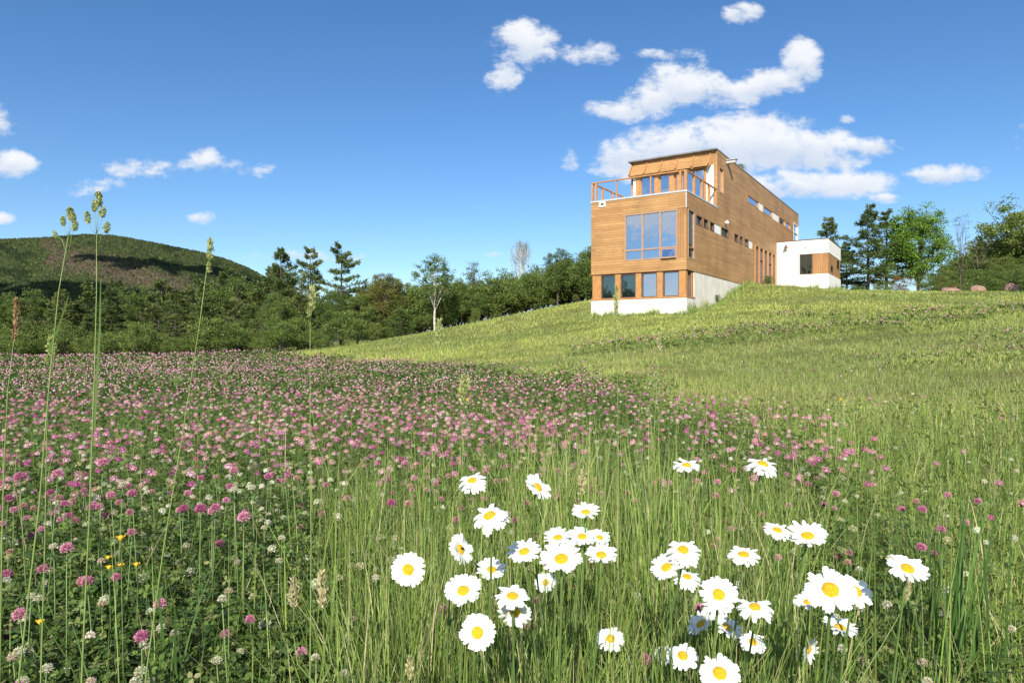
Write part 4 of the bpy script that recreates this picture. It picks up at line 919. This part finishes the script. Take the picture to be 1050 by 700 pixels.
for i, (px, py, dpx, asp, roll, lb) in enumerate(DA):
    d = .052*693/dpx; c = Vector(((px-525)/693*d, d, CAMH-(py-350)/693*d))
    tc_ = (Vector((0,0,CAMH))-c).normalized(); rt = Vector((0,0,1)).cross(tc_).normalized(); upv = tc_.cross(rt).normalized()
    q = math.radians(roll); per = upv*math.cos(q)-rt*math.sin(q)*-1.0*-1.0; n_ = (tc_*asp+per*math.sqrt(1-asp*asp)).normalized()
    gx_ = c.x+drng.uniform(-.05, .05); gy_ = c.y+drng.uniform(.08, .24); root = empty('daisy', (gx_, gy_, gz(gx_, gy_))); tag(root, lb, 'daisy', 'white daisies in the foreground')
    L_ = c-root.location; hd = link('petals', PET[drng.randrange(5)], root); hd.location = L_; rq = n_.to_track_quat('Z', 'Y'); hd.rotation_mode = 'QUATERNION'; hd.rotation_quaternion = rq @ Matrix.Rotation(drng.random()*6.28, 3, 'Z').to_quaternion()
    s_ = drng.uniform(.92, 1.0); hd.scale = (s_, s_, s_)
    for nm, me in (('disc', DISC), ('calyx', CUP)):
        o = link(nm, me, root); o.location = L_; o.rotation_mode = 'QUATERNION'; o.rotation_quaternion = rq
    e = L_-n_*.005; k1 = e-n_*.035+Vector((0,0,-.03)); b = MB(); pts = []
    for t in np.linspace(0, 1, 9):
        t = float(t); p_ = (1-t)**3*Vector((0,0,0))+3*(1-t)**2*t*Vector((0,0,L_.z*.4))+3*(1-t)*t*t*k1+t**3*e; pts.append(p_)
    b.tube(pts, [.0019]*4+[.0016]*5, 6); b.build('stem', M['stem'], root, True)
    for j in (2, 3, 4, 5):
        lv_ = blades(np.array([list(pts[j])]), np.array([.084-.012*j]), np.array([.0105-.001*j]), rng.random(1)*6, rng.random(1)*6, np.array([1.3-.1*j]), palette(1, ((.06,.11,.03),), (1,)), 4)
        link('leaf', npmesh('leaf', lv_[0], lv_[1], M['grass'], lv_[2]), root)
    if i == 4:
        b = MB(); ctr = c+n_*.005-Vector((.002,0,0)); b.tube([ctr-rt*.004, ctr-rt*.001, ctr+rt*.003, ctr+rt*.005], [.001,.0022,.002,.0006], 6)
        tag(b.build('fly', M['dark'], None, True), 'small dark fly on the sideways daisy', 'insect')

# ------------------------------------------------------------------ seeding grasses (stalk, seed heads, blade)
M['seed'] = leafmat('seed_heads', trans=.2, rough=.7, spec=.2)
def P(px, py, d): return Vector(((px-525)/693*d, d, CAMH-(py-350)/693*d))
def seedhead(c, d, L, w, col):
    c = Vector(c); d = Vector(d).normalized(); n = 170; r = rng; t = r.random(n)
    base = np.array(c)[None]+np.array(d)[None]*(t*L)[:, None]; dirs = unit(np.array(d)[None]*1.1+r.normal(size=(n, 3))*.45); env = .75*w*np.sin(np.pi*(.12+.8*t))
    return quads(base+unit(r.normal(size=(n, 3)))*env[:, None]*.45, dirs, L*.2*np.ones(n), w*.2*np.ones(n), palette(n, col, [1]*len(col), .2))
YG = ((.34,.38,.13),(.42,.42,.20),(.26,.32,.10)); TAN = ((.46,.42,.22),(.38,.36,.17),(.52,.45,.28)); BRN = ((.35,.20,.11),(.28,.15,.08),(.42,.30,.17))
def seed_grass(label, pts, d0, heads, col, stemw=.0011, blade=None, dtop=None):
    """pts: pixel path from foot to tip at distance d0; heads: (px,py, length px, width px)"""
    P3 = [P(a, b_, d0) for a, b_ in pts]; foot = P3[0].copy(); foot.z = gz(foot.x, foot.y+.02)
    foot.x += (P3[0].x-P3[1].x)/(P3[1].z-P3[0].z+1e-3)*(P3[0].z-foot.z)*.6; root = empty('seeding_grass', foot); tag(root, label, 'grass stalk')
    chain = [Vector((0,0,0))]+[p-foot for p in P3]; b = MB(); n = len(chain); b.tube(chain, [stemw*(1.3-.9*i/(n-1)) for i in range(n)], 6)
    tipv = chain[-1]
    for (hx, hy, hl, hw) in heads:
        hp = P(hx, hy, d0)-foot
        if (hp-tipv).length > .012: b.tube([tipv+Vector((0,0,-.03)) if hp.z < tipv.z+.01 else tipv, (tipv+hp)/2+Vector((0,0,-.004)), hp], [.0005,.0004,.0004], 4)
    b.build('stem', M['stemg'], root, True)
    for (hx, hy, hl, hw) in heads:
        hp = P(hx, hy, d0)-foot; dr = (hp-(tipv-Vector((0,0,.06)))).normalized(); s = d0/693
        v, f, c = seedhead(hp-dr*hl*s*.3, dr, hl*s, hw*s, col); link('seed_head', npmesh('seed_head', v, f, M['seed'], c), root)
    if blade:
        bp = [P(a, b_, d0)-foot for a, b_ in blade]; vs = []; fs = []
        for i, p_ in enumerate(bp): w = .0018*(1-i/(len(bp)-.6)); vs += [tuple(p_-Vector((w, 0, 0))), tuple(p_+Vector((w, .001, 0)))]
        for i in range(len(bp)-1): fs.append((2*i, 2*i+1, 2*i+3, 2*i+2))
        v = np.array(vs); link('blade', npmesh('blade', v, np.array(fs), M['grass'], np.tile(np.array([[.13,.2,.05]]), (len(v), 1))), root)
M['stemg'] = mottled('pale_green_stalk', (0.20, 0.27, 0.08), (0.16, 0.23, 0.06), 30, 0.5)
seed_grass('second tall grass stalk from the left with loose yellow green seed clusters', [(20,690),(40,520),(50,400),(60,300),(70,242)], .85, [(72,222,12,9),(75,226,9,8),(65,229,9,7),(77,234,9,8),(57,242,7,6)], YG, blade=[(50,360),(60,335),(70,303)])
seed_grass('tallest grass stalk at left, crowned by round yellow green seed clusters', [(84,690),(92,520),(97,380),(99,300),(99,240)], .85, [(101,208,14,10),(97,214,10,8),(105,220,9,9),(90,226,11,8),(109,236,10,8)], YG, stemw=.0011, blade=[(96,440),(102,340),(103,288)])
seed_grass('leaning grass stalk with one slim seed head before the far hill', [(150,690),(168,560),(188,440),(205,330),(213,268)], .9, [(215,262,22,7),(214,277,10,6)], YG)
seed_grass('thin grass stalk with a pale seed head before the wood', [(318,680),(319,560),(318,440),(318,330)], 1.0, [(320,312,24,9),(317,322,10,6)], YG)
seed_grass('brown tipped grass stalk at the left edge of the photo', [(2,560),(4,480),(8,400),(14,350)], 1.0, [(16,330,30,5),(15,345,16,5)], BRN)
seed_grass('short green stalk with a fluffy seed head at the foot of the second stalk', [(42,690),(46,560),(48,440),(51,380)], 1.0, [(52,358,18,10),(56,364,10,7),(49,372,10,7)], YG)
seed_grass('left one of two drooping tan seed heads in the lower left middle', [(322,700),(305,680),(301,650)], 1.1, [(301,614,30,10)], TAN)
seed_grass('right one of two drooping tan seed heads in the lower left middle', [(330,700),(340,680),(336,650)], 1.1, [(331,612,34,12)], TAN)
seed_grass('pale feathery seed head rising out of the clover left of centre', [(470,560),(474,480),(475,425)], 1.9, [(475,405,26,11),(478,396,14,8)], YG)
seed_grass('tan feathery seed head in front of the tall grass right of centre', [(590,640),(595,560),(597,520)], 1.4, [(597,500,24,10)], TAN)
seed_grass('tall thin green spike standing before the left corner of the house', [(634,560),(634,460),(633,380),(632,340)], 1.5, [(632,318,32,4),(631,346,14,4)], YG)
seed_grass('tall pale stalk with a loose head right of the house corner spike', [(664,600),(668,500),(672,420),(675,370)], 1.5, [(676,355,18,4)], TAN)
seed_grass('slim pale stalk before the lawn at the middle of the photo', [(436,560),(446,460),(449,380)], 2.0, [(450,350,30,6)], YG)
seed_grass('short buff seed head near the bottom edge left of the round daisy', [(412,720),(419,705)], 1.1, [(420,690,22,9)], TAN)
seed_grass('buff seed head leaning at the bottom right beside the edge on daisy', [(880,700),(905,660),(925,625)], 1.1, [(930,610,20,7)], TAN)
for i in range(60):   # stray seeding stalks through the tall belt
    px = random.uniform(360, 900); d = random.uniform(1.9, 3.4); top = random.uniform(400, 470) if px < 760 else random.uniform(460, 520); s = 1/d
    pass
# yellow trefoil flowers
def yellow(px, py, w, label):
    d = .014*693/w*1.3; p = P(px, py, d); root = empty('trefoil_flower', (p.x, p.y, gz(p.x, p.y))); tag(root, label, 'flower'); h = p.z-root.location.z
    b = MB(); b.tube([(0,0,0),(.005,0,h*.5),(0,0,h)], [.001,.001,.0008], 5); b.build('stem', M['stem'], root)
    vs = []; fs = []
    for i in range(6):
        a = i*1.047; q = (1,.9,.8)[i % 3]*.010; n0 = len(vs)
        for u, w_, z in ((0,0,0),(.6,-.4,.35),(1,0,.55),(.6,.4,.35)): vs.append(((u*math.cos(a)-w_*math.sin(a))*q, (u*math.sin(a)+w_*math.cos(a))*q, h+z*q))
        fs.append((n0, n0+1, n0+2, n0+3))
    b = MB(); b.v = vs; b.f = fs; b.tube([(0,0,h-.003),(0,0,h+.001),(0,0,h+.006)], [.002,.005,.003], 8); b.build('petals', M['yel'], root)
M['yel'] = mottled('yellow_petal', (.85,.52,.02), (.8,.42,.01), 200, .6)
for a in ((124,552,10,'yellow flower beside the purple clover, highest of the yellow ones at left'),(111,572,7,'tiny yellow flower just left under a purple clover head'),(112,582,8,'yellow flower below the purple clover at lower left'),(124,580,8,'yellow flower in the middle of the lower left group'),(140,579,8,'rightmost yellow flower of the lower left group'),
          (41,638,9,'lone yellow flower low near the left edge'),(472,404,5,'yellow flower by the feathery seed head left of centre'),(479,410,5,'second yellow flower right below the feathery seed head'),(862,410,5,'small yellow flower on the sunny slope right of centre')): yellow(*a)
SC.render.resolution_x = 1024; SC.render.resolution_y = 682
